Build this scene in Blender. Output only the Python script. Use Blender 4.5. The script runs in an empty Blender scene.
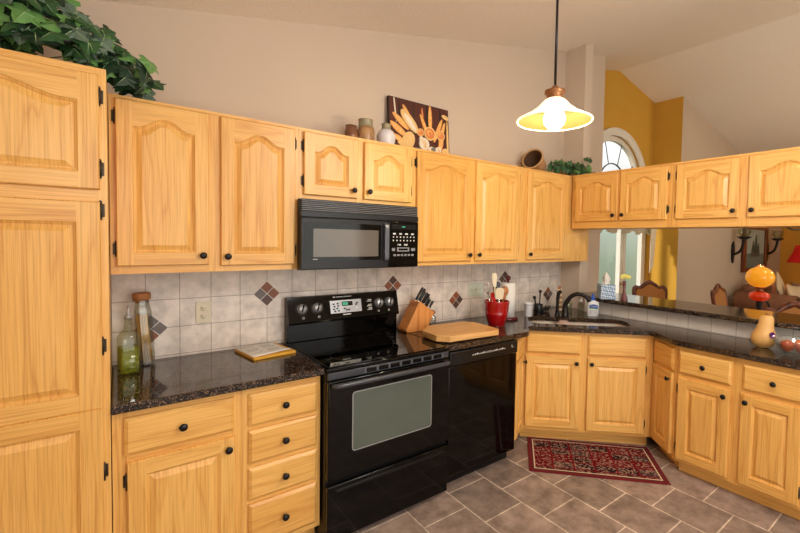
import bpy, bmesh, math, random
from mathutils import Vector, Matrix
random.seed(11)
SC = bpy.context.scene
COL = SC.collection
PI = math.pi

# ------------------------------------------------------------------ camera
cam_d = bpy.data.cameras.new('camera')
cam = bpy.data.objects.new('camera', cam_d)
COL.objects.link(cam)
_yaw, _pitch, _roll = 0.66822, -0.03858, 0.01767
_F = Vector((math.sin(_yaw)*math.cos(_pitch), math.cos(_yaw)*math.cos(_pitch), math.sin(_pitch)))
_R = Vector((math.cos(_yaw), -math.sin(_yaw), 0.0))
_U = _R.cross(_F)
_r = math.cos(_roll)*_R + math.sin(_roll)*_U
_u = -math.sin(_roll)*_R + math.cos(_roll)*_U
cam.matrix_world = Matrix(((_r.x, _u.x, -_F.x, -0.8046), (_r.y, _u.y, -_F.y, -2.6350), (_r.z, _u.z, -_F.z, 1.5557), (0, 0, 0, 1)))
cam_d.sensor_fit = 'HORIZONTAL'
cam_d.sensor_width = 36.0
cam_d.lens = 421.14/800*36
cam_d.shift_x = -48.17/800
cam_d.shift_y = -10.04/800
cam_d.clip_start = 0.02
SC.camera = cam

# ------------------------------------------------------------------ world, lights, exposure
SC.view_settings.view_transform = 'Standard'
SC.view_settings.look = 'None'
SC.view_settings.gamma = 1.0
SC.view_settings.use_curve_mapping = False
SC.view_settings.exposure = 0.30
SC.cycles.max_bounces = 8
SC.cycles.diffuse_bounces = 5
SC.cycles.caustics_reflective = False
SC.cycles.caustics_refractive = False
SC.cycles.sample_clamp_indirect = 6.0

def lin(c):
    return tuple(((v/255.0)/12.92 if v/255.0 <= 0.04045 else ((v/255.0+0.055)/1.055)**2.4) for v in c) + (1.0,)

world = bpy.data.worlds.new('daylight_sky')
SC.world = world
world.use_nodes = True
_nt = world.node_tree
_bg = _nt.nodes['Background']
_tc = _nt.nodes.new('ShaderNodeTexCoord')
_sep = _nt.nodes.new('ShaderNodeSeparateXYZ')
_cr = _nt.nodes.new('ShaderNodeValToRGB')
_mr = _nt.nodes.new('ShaderNodeMapRange')
_mr.inputs['From Min'].default_value = -1; _mr.inputs['From Max'].default_value = 1
_nt.links.new(_tc.outputs['Generated'], _sep.inputs[0])
_nt.links.new(_sep.outputs['Z'], _mr.inputs['Value'])
_nt.links.new(_mr.outputs['Result'], _cr.inputs['Fac'])
_nt.links.new(_cr.outputs['Color'], _bg.inputs['Color'])
_e = _cr.color_ramp.elements
_e[0].position = 0.40; _e[0].color = lin((120, 132, 104))
_e[1].position = 0.60; _e[1].color = lin((255, 255, 255))
_n = _e.new(0.48); _n.color = lin((150, 164, 142))
_n = _e.new(0.53); _n.color = lin((190, 202, 188))
_bg.inputs['Strength'].default_value = 0.95

def area(name, loc, rot, sx, sy, power, color):
    d = bpy.data.lights.new(name, 'AREA'); d.shape = 'RECTANGLE'; d.size = sx; d.size_y = sy
    d.energy = power; d.color = color
    o = bpy.data.objects.new(name, d); COL.objects.link(o); o.location = loc; o.rotation_euler = rot
    return o
# daylight entering through the glazed doors behind the photographer, then added fill lamps and the chandelier
area('daylight_patio', (0.7, -4.62, 1.25), (PI/2, 0, 0), 3.4, 2.1, 44, (1.0, 0.96, 0.91))
area('added_living_daylight', (5.6, -4.62, 1.25), (PI/2, 0, 0), 2.8, 2.1, 16, (1.0, 0.93, 0.84))  # added daylight for the living side, at an added rear door
def point(name, loc, power, color, rad=0.1):
    d = bpy.data.lights.new(name, 'POINT'); d.energy = power; d.color = color; d.shadow_soft_size = rad
    o = bpy.data.objects.new(name, d); COL.objects.link(o); o.location = loc
    return o

point('bounce_flash_fill', (0.9, -2.75, 2.45), 58, (1.0, 0.98, 0.96), 0.22)  # added out of view, stands in for flash bounced off the ceiling
point('left_fill_light', (-1.05, -3.2, 2.05), 20, (0.97, 1.0, 1.04), 0.15)  # neutral fill added out of view to brighten the pantry side
point('living_fill_light', (6.2, -2.6, 2.4), 36, (1.0, 0.80, 0.54), 0.2)  # warm fill added out of view to lift the living room ceiling and walls
point('dining_light', (4.25, -1.75, 1.95), 8, (1.0, 0.86, 0.62), 0.12)
sun_d = bpy.data.lights.new('afternoon_sun', 'SUN'); sun_d.energy = 2.6; sun_d.angle = 0.12; sun_d.color = (1.0, 0.93, 0.80)
sun = bpy.data.objects.new('afternoon_sun', sun_d); COL.objects.link(sun); sun.rotation_euler = Vector((0.86, -0.36, -0.36)).to_track_quat('-Z', 'Y').to_euler()

# ------------------------------------------------------------------ materials
MATS = {}
def new_mat(name):
    m = bpy.data.materials.new(name); m.use_nodes = True
    return m, m.node_tree, m.node_tree.nodes['Principled BSDF']
def P(name, c, rough=0.5, c2=None, scale=8.0, metal=0.0, spec=0.5, trans=0.0, ior=1.45, emit=None, estr=0.0, bump=0.0, coat=0.0, stretch=(1, 1, 1), detail=3.0, alpha=1.0):
    """procedural material: two tones of the same colour mixed by noise"""
    if name in MATS: return MATS[name]
    m, nt, b = new_mat(name)
    c2 = c2 or tuple(max(0, int(v*0.93)) for v in c)
    tc = nt.nodes.new('ShaderNodeTexCoord'); mp = nt.nodes.new('ShaderNodeMapping')
    mp.inputs['Scale'].default_value = stretch
    no = nt.nodes.new('ShaderNodeTexNoise'); no.inputs['Scale'].default_value = scale; no.inputs['Detail'].default_value = detail
    mx = nt.nodes.new('ShaderNodeMix'); mx.data_type = 'RGBA'
    mx.inputs['A'].default_value = lin(c); mx.inputs['B'].default_value = lin(c2)
    nt.links.new(tc.outputs['Object'], mp.inputs['Vector']); nt.links.new(mp.outputs[0], no.inputs['Vector'])
    nt.links.new(no.outputs['Fac'], mx.inputs['Factor']); nt.links.new(mx.outputs['Result'], b.inputs['Base Color'])
    b.inputs['Roughness'].default_value = rough; b.inputs['Metallic'].default_value = metal
    b.inputs['Specular IOR Level'].default_value = spec; b.inputs['IOR'].default_value = ior
    b.inputs['Transmission Weight'].default_value = trans; b.inputs['Coat Weight'].default_value = coat
    b.inputs['Alpha'].default_value = alpha
    if emit: b.inputs['Emission Color'].default_value = lin(emit); b.inputs['Emission Strength'].default_value = estr
    if bump:
        bp = nt.nodes.new('ShaderNodeBump'); bp.inputs['Strength'].default_value = bump; bp.inputs['Distance'].default_value = 0.01
        nt.links.new(no.outputs['Fac'], bp.inputs['Height']); nt.links.new(bp.outputs[0], b.inputs['Normal'])
    MATS[name] = m
    return m

def oak(name, axis, light, mid, dark, rough=0.36):
    """oak with grain running along one local axis"""
    m, nt, b = new_mat(name)
    tc = nt.nodes.new('ShaderNodeTexCoord'); oi = nt.nodes.new('ShaderNodeObjectInfo')
    ad = nt.nodes.new('ShaderNodeVectorMath'); ad.operation = 'MULTIPLY_ADD'
    ad.inputs[1].default_value = (1, 1, 1)
    cm = nt.nodes.new('ShaderNodeCombineXYZ')
    mu = nt.nodes.new('ShaderNodeMath'); mu.operation = 'MULTIPLY'; mu.inputs[1].default_value = 7.0
    nt.links.new(oi.outputs['Random'], mu.inputs[0])
    for k in range(3): nt.links.new(mu.outputs[0], cm.inputs[k])
    nt.links.new(tc.outputs['Object'], ad.inputs[0]); nt.links.new(cm.outputs[0], ad.inputs[2])
    mp = nt.nodes.new('ShaderNodeMapping')
    s = [11.0, 1.5, 11.0] if axis != 'y' else [11.0]*3; s['xyz'.index(axis)] = 0.75
    mp.inputs['Scale'].default_value = s
    nt.links.new(ad.outputs[0], mp.inputs['Vector'])
    n1 = nt.nodes.new('ShaderNodeTexNoise'); n1.inputs['Scale'].default_value = 1.0; n1.inputs['Detail'].default_value = 2.0; n1.inputs['Distortion'].default_value = 0.4
    nt.links.new(mp.outputs[0], n1.inputs['Vector'])
    # growth rings: repeat the broad noise as bands
    mul = nt.nodes.new('ShaderNodeMath'); mul.operation = 'MULTIPLY'; mul.inputs[1].default_value = 5.0
    fr = nt.nodes.new('ShaderNodeMath'); fr.operation = 'PINGPONG'; fr.inputs[1].default_value = 0.5
    nt.links.new(n1.outputs['Fac'], mul.inputs[0]); nt.links.new(mul.outputs[0], fr.inputs[0])
    # fine pores
    mp2 = nt.nodes.new('ShaderNodeMapping'); s2 = [230.0, 50.0, 230.0]; s2['xyz'.index(axis)] = 4.0
    mp2.inputs['Scale'].default_value = s2
    nt.links.new(ad.outputs[0], mp2.inputs['Vector'])
    n2 = nt.nodes.new('ShaderNodeTexNoise'); n2.inputs['Scale'].default_value = 1.0; n2.inputs['Detail'].default_value = 3.0
    nt.links.new(mp2.outputs[0], n2.inputs['Vector'])
    r1 = nt.nodes.new('ShaderNodeValToRGB')
    r1.color_ramp.elements[0].position = 0.0; r1.color_ramp.elements[0].color = lin(dark)
    r1.color_ramp.elements[1].position = 0.5; r1.color_ramp.elements[1].color = lin(light)
    e = r1.color_ramp.elements.new(0.12); e.color = lin(mid)
    nt.links.new(fr.outputs[0], r1.inputs['Fac'])
    r2 = nt.nodes.new('ShaderNodeValToRGB')
    r2.color_ramp.elements[0].position = 0.30; r2.color_ramp.elements[0].color = (0.80, 0.72, 0.62, 1)
    r2.color_ramp.elements[1].position = 0.58; r2.color_ramp.elements[1].color = (1, 1, 1, 1)
    nt.links.new(n2.outputs['Fac'], r2.inputs['Fac'])
    mx = nt.nodes.new('ShaderNodeMix'); mx.data_type = 'RGBA'; mx.blend_type = 'MULTIPLY'; mx.inputs['Factor'].default_value = 1.0
    nt.links.new(r1.outputs[0], mx.inputs['A']); nt.links.new(r2.outputs[0], mx.inputs['B'])
    # every board its own tone
    rt = nt.nodes.new('ShaderNodeValToRGB')
    rt.color_ramp.elements[0].color = (1.0, 1.0, 1.0, 1); rt.color_ramp.elements[1].color = (0.93, 0.87, 0.80, 1)
    nt.links.new(oi.outputs['Random'], rt.inputs['Fac'])
    m2 = nt.nodes.new('ShaderNodeMix'); m2.data_type = 'RGBA'; m2.blend_type = 'MULTIPLY'; m2.inputs['Factor'].default_value = 1.0
    nt.links.new(mx.outputs['Result'], m2.inputs['A']); nt.links.new(rt.outputs[0], m2.inputs['B'])
    nt.links.new(m2.outputs['Result'], b.inputs['Base Color'])
    b.inputs['Roughness'].default_value = rough
    MATS[name] = m
    return m
OL, OM, OD = (236, 188, 108), (232, 182, 100), (221, 166, 87)
oak('oak_upright', 'z', OL, OM, OD)
oak('oak_across', 'x', OL, OM, OD)
oak('oak_deep', 'y', OL, OM, OD)
oak('board_wood', 'x', (222, 178, 116), (214, 166, 102), (188, 134, 74), 0.45)
oak('block_wood', 'z', (216, 150, 86), (206, 138, 72), (176, 108, 50), 0.4)
oak('mahogany', 'z', (124, 64, 30), (110, 52, 24), (70, 32, 14), 0.3)
oak('mahogany_across', 'x', (124, 64, 30), (110, 52, 24), (70, 32, 14), 0.3)

def granite():
    m, nt, b = new_mat('granite')
    tc = nt.nodes.new('ShaderNodeTexCoord')
    v = nt.nodes.new('ShaderNodeTexVoronoi'); v.inputs['Scale'].default_value = 260
    n = nt.nodes.new('ShaderNodeTexNoise'); n.inputs['Scale'].default_value = 120; n.inputs['Detail'].default_value = 4
    nt.links.new(tc.outputs['Object'], v.inputs['Vector']); nt.links.new(tc.outputs['Object'], n.inputs['Vector'])
    r = nt.nodes.new('ShaderNodeValToRGB'); r.color_ramp.interpolation = 'LINEAR'
    es = r.color_ramp.elements
    es[0].position = 0.30; es[0].color = lin((12, 10, 10)); es[1].position = 0.84; es[1].color = lin((176, 152, 126))
    e = es.new(0.52); e.color = lin((26, 21, 19)); e = es.new(0.64); e.color = lin((74, 54, 42))
    nt.links.new(n.outputs['Fac'], r.inputs['Fac'])
    sp = nt.nodes.new('ShaderNodeSeparateColor'); nt.links.new(v.outputs['Color'], sp.inputs[0])
    r2 = nt.nodes.new('ShaderNodeValToRGB'); r2.color_ramp.elements[0].position = 0.88; r2.color_ramp.elements[0].color = (0, 0, 0, 1)
    r2.color_ramp.elements[1].position = 0.92
    nt.links.new(sp.outputs[0], r2.inputs['Fac'])
    mx = nt.nodes.new('ShaderNodeMix'); mx.data_type = 'RGBA'; mx.inputs['B'].default_value = lin((126, 102, 82))
    nt.links.new(r.outputs[0], mx.inputs['A']); nt.links.new(r2.outputs[0], mx.inputs['Factor'])
    nt.links.new(mx.outputs['Result'], b.inputs['Base Color'])
    b.inputs['Roughness'].default_value = 0.07; b.inputs['Specular IOR Level'].default_value = 0.55
    MATS['granite'] = m
granite()

def tiles(name, u, vax, ou, ov, w, h, c1, c2, mortar, msize, offset, rough, blotch, bscale=6.0, bump=0.28, spec=0.4):
    """tiles laid on the plane of world axes u (along a tile) and vax (across the rows)"""
    m, nt, b = new_mat(name)
    tc = nt.nodes.new('ShaderNodeTexCoord'); sp = nt.nodes.new('ShaderNodeSeparateXYZ'); cm = nt.nodes.new('ShaderNodeCombineXYZ')
    nt.links.new(tc.outputs['Object'], sp.inputs[0])
    for k, (ax, o, s) in enumerate(((u, ou, w), (vax, ov, h))):
        a = nt.nodes.new('ShaderNodeMath'); a.operation = 'ADD'; a.inputs[1].default_value = o + s*100
        nt.links.new(sp.outputs[ax], a.inputs[0]); nt.links.new(a.outputs[0], cm.inputs[k])
    br = nt.nodes.new('ShaderNodeTexBrick'); br.offset = offset; br.squash = 1.0
    br.inputs['Scale'].default_value = 1.0; br.inputs['Brick Width'].default_value = w; br.inputs['Row Height'].default_value = h
    br.inputs['Mortar Size'].default_value = msize; br.inputs['Mortar Smooth'].default_value = 0.2
    br.inputs['Color1'].default_value = lin(c1); br.inputs['Color2'].default_value = lin(c2); br.inputs['Mortar'].default_value = lin(mortar)
    nt.links.new(cm.outputs[0], br.inputs['Vector'])
    n = nt.nodes.new('ShaderNodeTexNoise'); n.inputs['Scale'].default_value = bscale; n.inputs['Detail'].default_value = 7; n.inputs['Roughness'].default_value = 0.65
    nt.links.new(tc.outputs['Object'], n.inputs['Vector'])
    r = nt.nodes.new('ShaderNodeValToRGB'); r.color_ramp.elements[0].position = 0.33; r.color_ramp.elements[1].position = 0.66
    r.color_ramp.elements[0].color = lin(blotch[0]); r.color_ramp.elements[1].color = lin(blotch[1])
    nt.links.new(n.outputs['Fac'], r.inputs['Fac'])
    mx = nt.nodes.new('ShaderNodeMix'); mx.data_type = 'RGBA'; mx.blend_type = 'MULTIPLY'; mx.inputs['Factor'].default_value = 1.0
    nt.links.new(br.outputs['Color'], mx.inputs['A']); nt.links.new(r.outputs[0], mx.inputs['B'])
    nt.links.new(mx.outputs['Result'], b.inputs['Base Color'])
    bp = nt.nodes.new('ShaderNodeBump'); bp.invert = True; bp.inputs['Strength'].default_value = bump; bp.inputs['Distance'].default_value = 0.004
    nt.links.new(br.outputs['Fac'], bp.inputs['Height']); nt.links.new(bp.outputs[0], b.inputs['Normal'])
    b.inputs['Roughness'].default_value = rough; b.inputs['Specular IOR Level'].default_value = spec
    MATS[name] = m
tiles('slate_floor', 'Y', 'X', 0.5035, -0.785, 0.327, 0.298, (178, 162, 153), (148, 136, 129), (240, 232, 220), 0.0042, 0.5, 0.5,
      ((176, 166, 158), (255, 246, 236)), 9.0, spec=0.35)
tiles('wall_tile', 'X', 'Z', 0.395, -0.926, 0.147, 0.147, (236, 227, 218), (228, 219, 210), (172, 160, 148), 0.0022, 0.0, 0.3,
      ((214, 210, 208), (255, 252, 250)), 12.0)
tiles('bar_tile', 'Y', 'Z', 0.64, -0.918, 0.158, 0.2, (226, 222, 216), (218, 214, 208), (168, 160, 150), 0.0022, 0.0, 0.3,
      ((236, 234, 232), (255, 253, 250)), 10.0)

P('wall_beige', (202, 184, 165), 0.85, (198, 180, 161), 3.0, spec=0.2)
P('wall_yellow', (206, 160, 66), 0.85, (202, 154, 60), 3.0, spec=0.2)
P('wall_ochre', (214, 160, 66), 0.85, (208, 152, 60), 3.0, spec=0.2)
P('ceiling_paint', (242, 234, 222), 0.9, (232, 222, 208), 70.0, bump=0.35, spec=0.15)
P('white_paint', (236, 232, 222), 0.45)
P('black_gloss', (4, 4, 4), 0.06, spec=0.36)
P('black_body', (12, 11, 11), 0.3)
P('black_glass', (4, 4, 4), 0.03, spec=0.55)
P('oven_glass', (92, 100, 92), 0.08, (72, 82, 74), 3.0, spec=0.7)
P('mw_glass', (108, 100, 92), 0.10, (96, 92, 86), 9.0, spec=0.6)
P('charcoal_trim', (24, 24, 26), 0.28, spec=0.4)
P('grey_trim', (104, 108, 116), 0.25, metal=0.4)
P('silver', (176, 178, 182), 0.3, metal=0.6)
P('steel', (214, 212, 208), 0.34, metal=0.85)
P('chrome', (214, 214, 214), 0.12, metal=1.0)
P('bronze_black', (30, 24, 22), 0.3, (22, 18, 17), 20, metal=0.3)
P('hinge_dark', (42, 34, 26), 0.35, (72, 58, 42), 60, metal=0.5)
P('print_white', (222, 220, 214), 0.5)
P('print_grey', (132, 132, 134), 0.5)
P('display_dark', (14, 20, 18), 0.2)
P('display_green', (70, 190, 150), 0.4, emit=(90, 220, 170), estr=0.7)
P('rust_tile', (150, 86, 50), 0.4, (118, 64, 40), 25)
P('brown_tile', (92, 62, 48), 0.4, (74, 50, 42), 25)
P('grey_tile', (118, 108, 104), 0.4, (96, 84, 80), 25)
P('red_ceramic', (158, 8, 14), 0.12, (146, 6, 10), 4, coat=0.5)
def thin_glass(name, tint, refl, body=None, bfac=0.0):
    """clear thin-walled glass: see-through, with a glossy rim"""
    m, nt, b = new_mat(name); out = nt.nodes['Material Output']
    tr = nt.nodes.new('ShaderNodeBsdfTransparent'); tr.inputs['Color'].default_value = lin(tint)
    gl = nt.nodes.new('ShaderNodeBsdfGlossy'); gl.inputs['Roughness'].default_value = 0.05
    lw = nt.nodes.new('ShaderNodeLayerWeight'); lw.inputs['Blend'].default_value = 0.25
    mr = nt.nodes.new('ShaderNodeMapRange'); mr.inputs['To Min'].default_value = refl; mr.inputs['To Max'].default_value = 0.5
    mx = nt.nodes.new('ShaderNodeMixShader')
    nt.links.new(lw.outputs['Facing'], mr.inputs['Value']); nt.links.new(mr.outputs[0], mx.inputs[0])
    first = tr
    if body:
        b.inputs['Base Color'].default_value = lin(body); b.inputs['Roughness'].default_value = 0.3
        m0 = nt.nodes.new('ShaderNodeMixShader'); m0.inputs[0].default_value = bfac
        nt.links.new(tr.outputs[0], m0.inputs[1]); nt.links.new(b.outputs[0], m0.inputs[2]); first = m0
    else: nt.nodes.remove(b)
    nt.links.new(first.outputs[0], mx.inputs[1]); nt.links.new(gl.outputs[0], mx.inputs[2]); nt.links.new(mx.outputs[0], out.inputs['Surface'])
    MATS[name] = m
thin_glass('glass', (246, 248, 246), 0.06, (225, 225, 225), 0.03)
thin_glass('glass_smoke', (240, 244, 232), 0.05)
thin_glass('olive_oil', (226, 226, 120), 0.03, (190, 196, 60), 0.28)
P('pasta', (226, 176, 72), 0.5, (208, 154, 56), 30)
P('cork', (176, 118, 70), 0.8, (140, 88, 50), 60)
P('paper', (232, 228, 222), 0.8)
P('paper_print', (150, 148, 146), 0.8)
P('yellow_card', (226, 168, 50), 0.5)
P('cup_white', (236, 236, 238), 0.35)
P('blue_plastic', (14, 84, 190), 0.3)
P('label_blue', (20, 74, 158), 0.4)
P('label_green', (120, 190, 90), 0.4)
P('leaf_dark', (30, 60, 34), 0.45, (18, 40, 24), 9)
P('leaf_vein', (150, 176, 130), 0.5)
P('leaf_mid', (54, 94, 48), 0.45, (34, 70, 40), 9)
P('leaf_light', (108, 154, 82), 0.45, (72, 120, 60), 9)
P('leaf_grey', (104, 124, 104), 0.5, (64, 88, 74), 12)
P('stem_green', (110, 130, 60), 0.6)
P('wicker', (206, 166, 116), 0.7, (160, 118, 74), 60, bump=0.5)
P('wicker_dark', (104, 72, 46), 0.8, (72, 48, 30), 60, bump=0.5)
P('squash_skin', (222, 176, 108), 0.4, (206, 156, 88), 7)
P('squash_stem', (150, 104, 52), 0.7)
P('purple_sticker', (128, 30, 160), 0.4)
P('apple_red', (170, 28, 30), 0.25, (200, 110, 50), 6)
P('peach', (226, 140, 70), 0.4, (200, 74, 50), 6)
P('rug_red', (112, 16, 24), 0.95, (92, 12, 18), 60)
P('rug_dark', (44, 30, 30), 0.95)
P('sofa_cloth', (150, 104, 78), 0.95, (112, 72, 54), 26)
P('cream_cloth', (226, 204, 170), 0.9, (214, 190, 156), 20)
P('dark_cloth', (56, 38, 32), 0.95, (170, 130, 100), 26)
P('tan_cloth', (178, 122, 66), 0.9, (166, 110, 58), 40)
P('iron', (24, 20, 18), 0.5)
P('blind_cloth', (206, 214, 204), 0.8, (196, 204, 196), 6)
P('curtain_cloth', (238, 226, 200), 0.85, (226, 210, 180), 12)
P('vent_grey', (58, 60, 66), 0.25, (50, 52, 58), 20, spec=0.6)
P('louver', (112, 110, 112), 0.35, (84, 84, 88), 30)
P('shade_red', (150, 16, 14), 0.7, emit=(180, 14, 8), estr=0.28)
P('lamp_amber', (226, 140, 30), 0.06, (244, 190, 60), 9, emit=(244, 150, 24), estr=0.42, coat=0.6)
P('lamp_orange', (226, 62, 16), 0.12, (206, 46, 10), 6, emit=(224, 50, 8), estr=0.16, coat=0.6)
P('brass_aged', (160, 110, 70), 0.35, (130, 86, 52), 20, metal=0.6)
P('shade_glass', (252, 246, 226), 0.3, (250, 240, 210), 4, emit=(255, 240, 200), estr=0.85)
P('shade_inside', (104, 82, 36), 0.6, (112, 90, 44), 4, emit=(226, 180, 60), estr=0.06)
P('bulb', (255, 250, 235), 0.3, emit=(255, 246, 224), estr=4.0)
P('towel_pink', (206, 186, 180), 0.95, (190, 168, 162), 60)
P('ivory_plate', (222, 212, 186), 0.4)
P('sage_plate', (206, 214, 198), 0.4)
P('slot_dark', (50, 44, 38), 0.6)
P('tissue_blue', (120, 158, 196), 0.6)
P('vase_plum', (110, 58, 62), 0.12, coat=0.4)
P('rose_yellow', (240, 232, 130), 0.6)
P('white_ceramic', (216, 210, 208), 0.25, (200, 196, 202), 10)
P('pot_brown', (60, 28, 14), 0.2, (160, 108, 72), 16)
P('pot_tan', (196, 154, 104), 0.3, (88, 48, 28), 16)
P('pot_green', (160, 154, 124), 0.3, (120, 106, 80), 20)
P('canvas_dark', (60, 26, 18), 0.6, (92, 42, 24), 5, stretch=(6, 1, 0.6))
P('canvas_edge', (26, 16, 14), 0.6)
P('bread', (214, 142, 62), 0.6, (238, 190, 110), 40)
P('bread_pale', (232, 200, 140), 0.6, (214, 170, 100), 30)
P('garlic', (236, 224, 204), 0.6, (210, 196, 176), 30)
P('bun_dark', (96, 46, 26), 0.6, (70, 32, 20), 20)
P('bun', (196, 104, 52), 0.6, (220, 140, 80), 30)
P('basket_grey', (76, 84, 78), 0.7, (150, 150, 130), 40)
P('print_sea', (122, 136, 128), 0.6, (96, 108, 102), 8)
P('print_sky', (176, 186, 176), 0.6, (156, 168, 160), 5)
P('print_sail', (78, 88, 82), 0.6)
P('cream_spatula', (232, 220, 190), 0.5)
P('red_plastic', (196, 34, 34), 0.35)
P('spoon_wood', (176, 112, 58), 0.5, (150, 90, 44), 20)
P('dark_wine', (84, 14, 18), 0.3)
P('hidden_floor', (110, 96, 84), 0.9)

# ------------------------------------------------------------------ mesh helpers
class MB:
    """collects shapes and links them as one mesh object"""
    def __init__(self): self.bm = bmesh.new(); self.mats = []; self.mi = 0
    def use(self, mat):
        if mat not in self.mats: self.mats.append(mat)
        self.mi = self.mats.index(mat); return self
    def face(self, vs, smooth=False):
        try: f = self.bm.faces.new(vs)
        except ValueError: return None
        f.material_index = self.mi; f.smooth = smooth
        return f
    def v(self, p): return self.bm.verts.new(p)
    def box(self, x0, x1, y0, y1, z0, z1, bev=0.0, seg=2):
        if x1 < x0: x0, x1 = x1, x0
        if y1 < y0: y0, y1 = y1, y0
        if z1 < z0: z0, z1 = z1, z0
        vs = [self.v((x, y, z)) for z in (z0, z1) for y in (y0, y1) for x in (x0, x1)]
        fs = [self.face([vs[i] for i in q]) for q in ((0, 2, 3, 1), (4, 5, 7, 6), (0, 1, 5, 4), (2, 6, 7, 3), (0, 4, 6, 2), (1, 3, 7, 5))]
        if bev:
            es = list({e for f in fs for e in f.edges})
            r = bmesh.ops.bevel(self.bm, geom=es, offset=bev, segments=seg, affect='EDGES', profile=0.5, clamp_overlap=True)
            for f in r['faces']: f.material_index = self.mi; f.smooth = True
        return self
    def prism(self, poly, a, b, axis='z', bev=0.0, top=True):
        """polygon extruded between a and b along an axis (poly in the two other axes, in order)"""
        def pt(p, t):
            if axis == 'z': return (p[0], p[1], t)
            if axis == 'y': return (p[0], t, p[1])
            return (t, p[0], p[1])
        lo = [self.v(pt(p, a)) for p in poly]; hi = [self.v(pt(p, b)) for p in poly]
        n = len(poly); fs = []
        fs.append(self.face(lo[::-1])); fs.append(self.face(hi))
        for i in range(n): fs.append(self.face([lo[i], lo[(i+1) % n], hi[(i+1) % n], hi[i]]))
        fs = [f for f in fs if f]
        bmesh.ops.recalc_face_normals(self.bm, faces=fs)
        if bev:
            es = list({e for f in fs[:2] for e in f.edges})
            r = bmesh.ops.bevel(self.bm, geom=es, offset=bev, segments=2, affect='EDGES', profile=0.5, clamp_overlap=True)
            for f in r['faces']: f.material_index = self.mi
        return self
    def lathe(self, prof, c=(0, 0, 0), seg=24, axis=(0, 0, 1), smooth=True, sx=1.0, sy=1.0, cap=True):
        """profile of (radius, height) turned about an axis through c"""
        A = Vector(axis).normalized()
        q = Vector((0, 0, 1)).rotation_difference(A).to_matrix()
        rings = []
        for r, h in prof:
            if r < 1e-6: rings.append([self.v(Vector(c) + q @ Vector((0, 0, h)))])
            else: rings.append([self.v(Vector(c) + q @ Vector((r*sx*math.cos(2*PI*k/seg), r*sy*math.sin(2*PI*k/seg), h))) for k in range(seg)])
        fs = []
        for a, b in zip(rings, rings[1:]):
            for k in range(seg):
                k2 = (k+1) % seg
                if len(a) == 1 and len(b) == 1: continue
                if len(a) == 1: f = self.face([a[0], b[k2], b[k]][::-1], smooth)
                elif len(b) == 1: f = self.face([a[k], a[k2], b[0]], smooth)
                else: f = self.face([a[k], a[k2], b[k2], b[k]], smooth)
                if f: fs.append(f)
        if cap:
            if len(rings[0]) > 1: fs.append(self.face(rings[0][::-1]))
            if len(rings[-1]) > 1: fs.append(self.face(rings[-1]))
        return self
    def tube(self, pts, r, seg=10, caps=True):
        """round tube along points; r is a number or one radius for each point"""
        pts = [Vector(p) for p in pts]; n = len(pts)
        rs = r if isinstance(r, (list, tuple)) else [r]*n
        T = []
        for i in range(n):
            t = (pts[min(i+1, n-1)] - pts[max(i-1, 0)])
            T.append(t.normalized())
        up = Vector((0, 0, 1)) if abs(T[0].z) < 0.9 else Vector((1, 0, 0))
        N = T[0].cross(up).normalized(); rings = []
        for i in range(n):
            N = (N - T[i]*N.dot(T[i])).normalized(); B = T[i].cross(N)
            rings.append([self.v(pts[i] + rs[i]*(math.cos(2*PI*k/seg)*N + math.sin(2*PI*k/seg)*B)) for k in range(seg)])
        for a, b in zip(rings, rings[1:]):
            for k in range(seg): self.face([a[k], a[(k+1) % seg], b[(k+1) % seg], b[k]], True)
        if caps: self.face(rings[0][::-1]); self.face(rings[-1])
        return self
    def ball(self, c, rx, ry=None, rz=None, seg=20, rings=12):
        ry = ry or rx; rz = rz or rx
        pr = [(math.sin(PI*i/rings), -math.cos(PI*i/rings)) for i in range(rings+1)]
        pr[0] = (0, -1); pr[-1] = (0, 1)
        rr = []
        for s, h in pr:
            if s < 1e-6: rr.append([self.v((c[0], c[1], c[2]+h*rz))])
            else: rr.append([self.v((c[0]+rx*s*math.cos(2*PI*k/seg), c[1]+ry*s*math.sin(2*PI*k/seg), c[2]+h*rz)) for k in range(seg)])
        for a, b in zip(rr, rr[1:]):
            for k in range(seg):
                k2 = (k+1) % seg
                if len(a) == 1: self.face([a[0], b[k2], b[k]][::-1], True)
                elif len(b) == 1: self.face([a[k], a[k2], b[0]], True)
                else: self.face([a[k], a[k2], b[k2], b[k]], True)
        return self
    def xf(self, M):
        bmesh.ops.transform(self.bm, matrix=M, verts=self.bm.verts); return self
    def build(self, name, mat=None, parent=None, loc=(0, 0, 0), rotz=0.0):
        me = bpy.data.meshes.new(name); self.bm.normal_update()
        self.bm.to_mesh(me); self.bm.free()
        ms = self.mats or [mat or 'white_paint']
        for k in ms: me.materials.append(MATS[k])
        o = bpy.data.objects.new(name, me); COL.objects.link(o)
        if parent: o.parent = parent
        o.location = loc; o.rotation_euler = (0, 0, rotz)
        return o
def mb(mat=None):
    m = MB()
    if mat: m.use(mat)
    return m
def tag(o, label, cat, group=None):
    o['label'] = label; o['category'] = cat
    if group: o['group'] = group
    return o
def thing(name, label, cat, loc=(0, 0, 0), rotz=0.0, group=None):
    o = bpy.data.objects.new(name, None); o.empty_display_size = 0.1
    COL.objects.link(o); o.location = loc; o.rotation_euler = (0, 0, rotz)
    return tag(o, label, cat, group)
def struct(name, m, mat=None, parent=None):
    o = m.build(name, mat, parent)
    if not parent: o['kind'] = 'structure'
    return o
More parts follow.
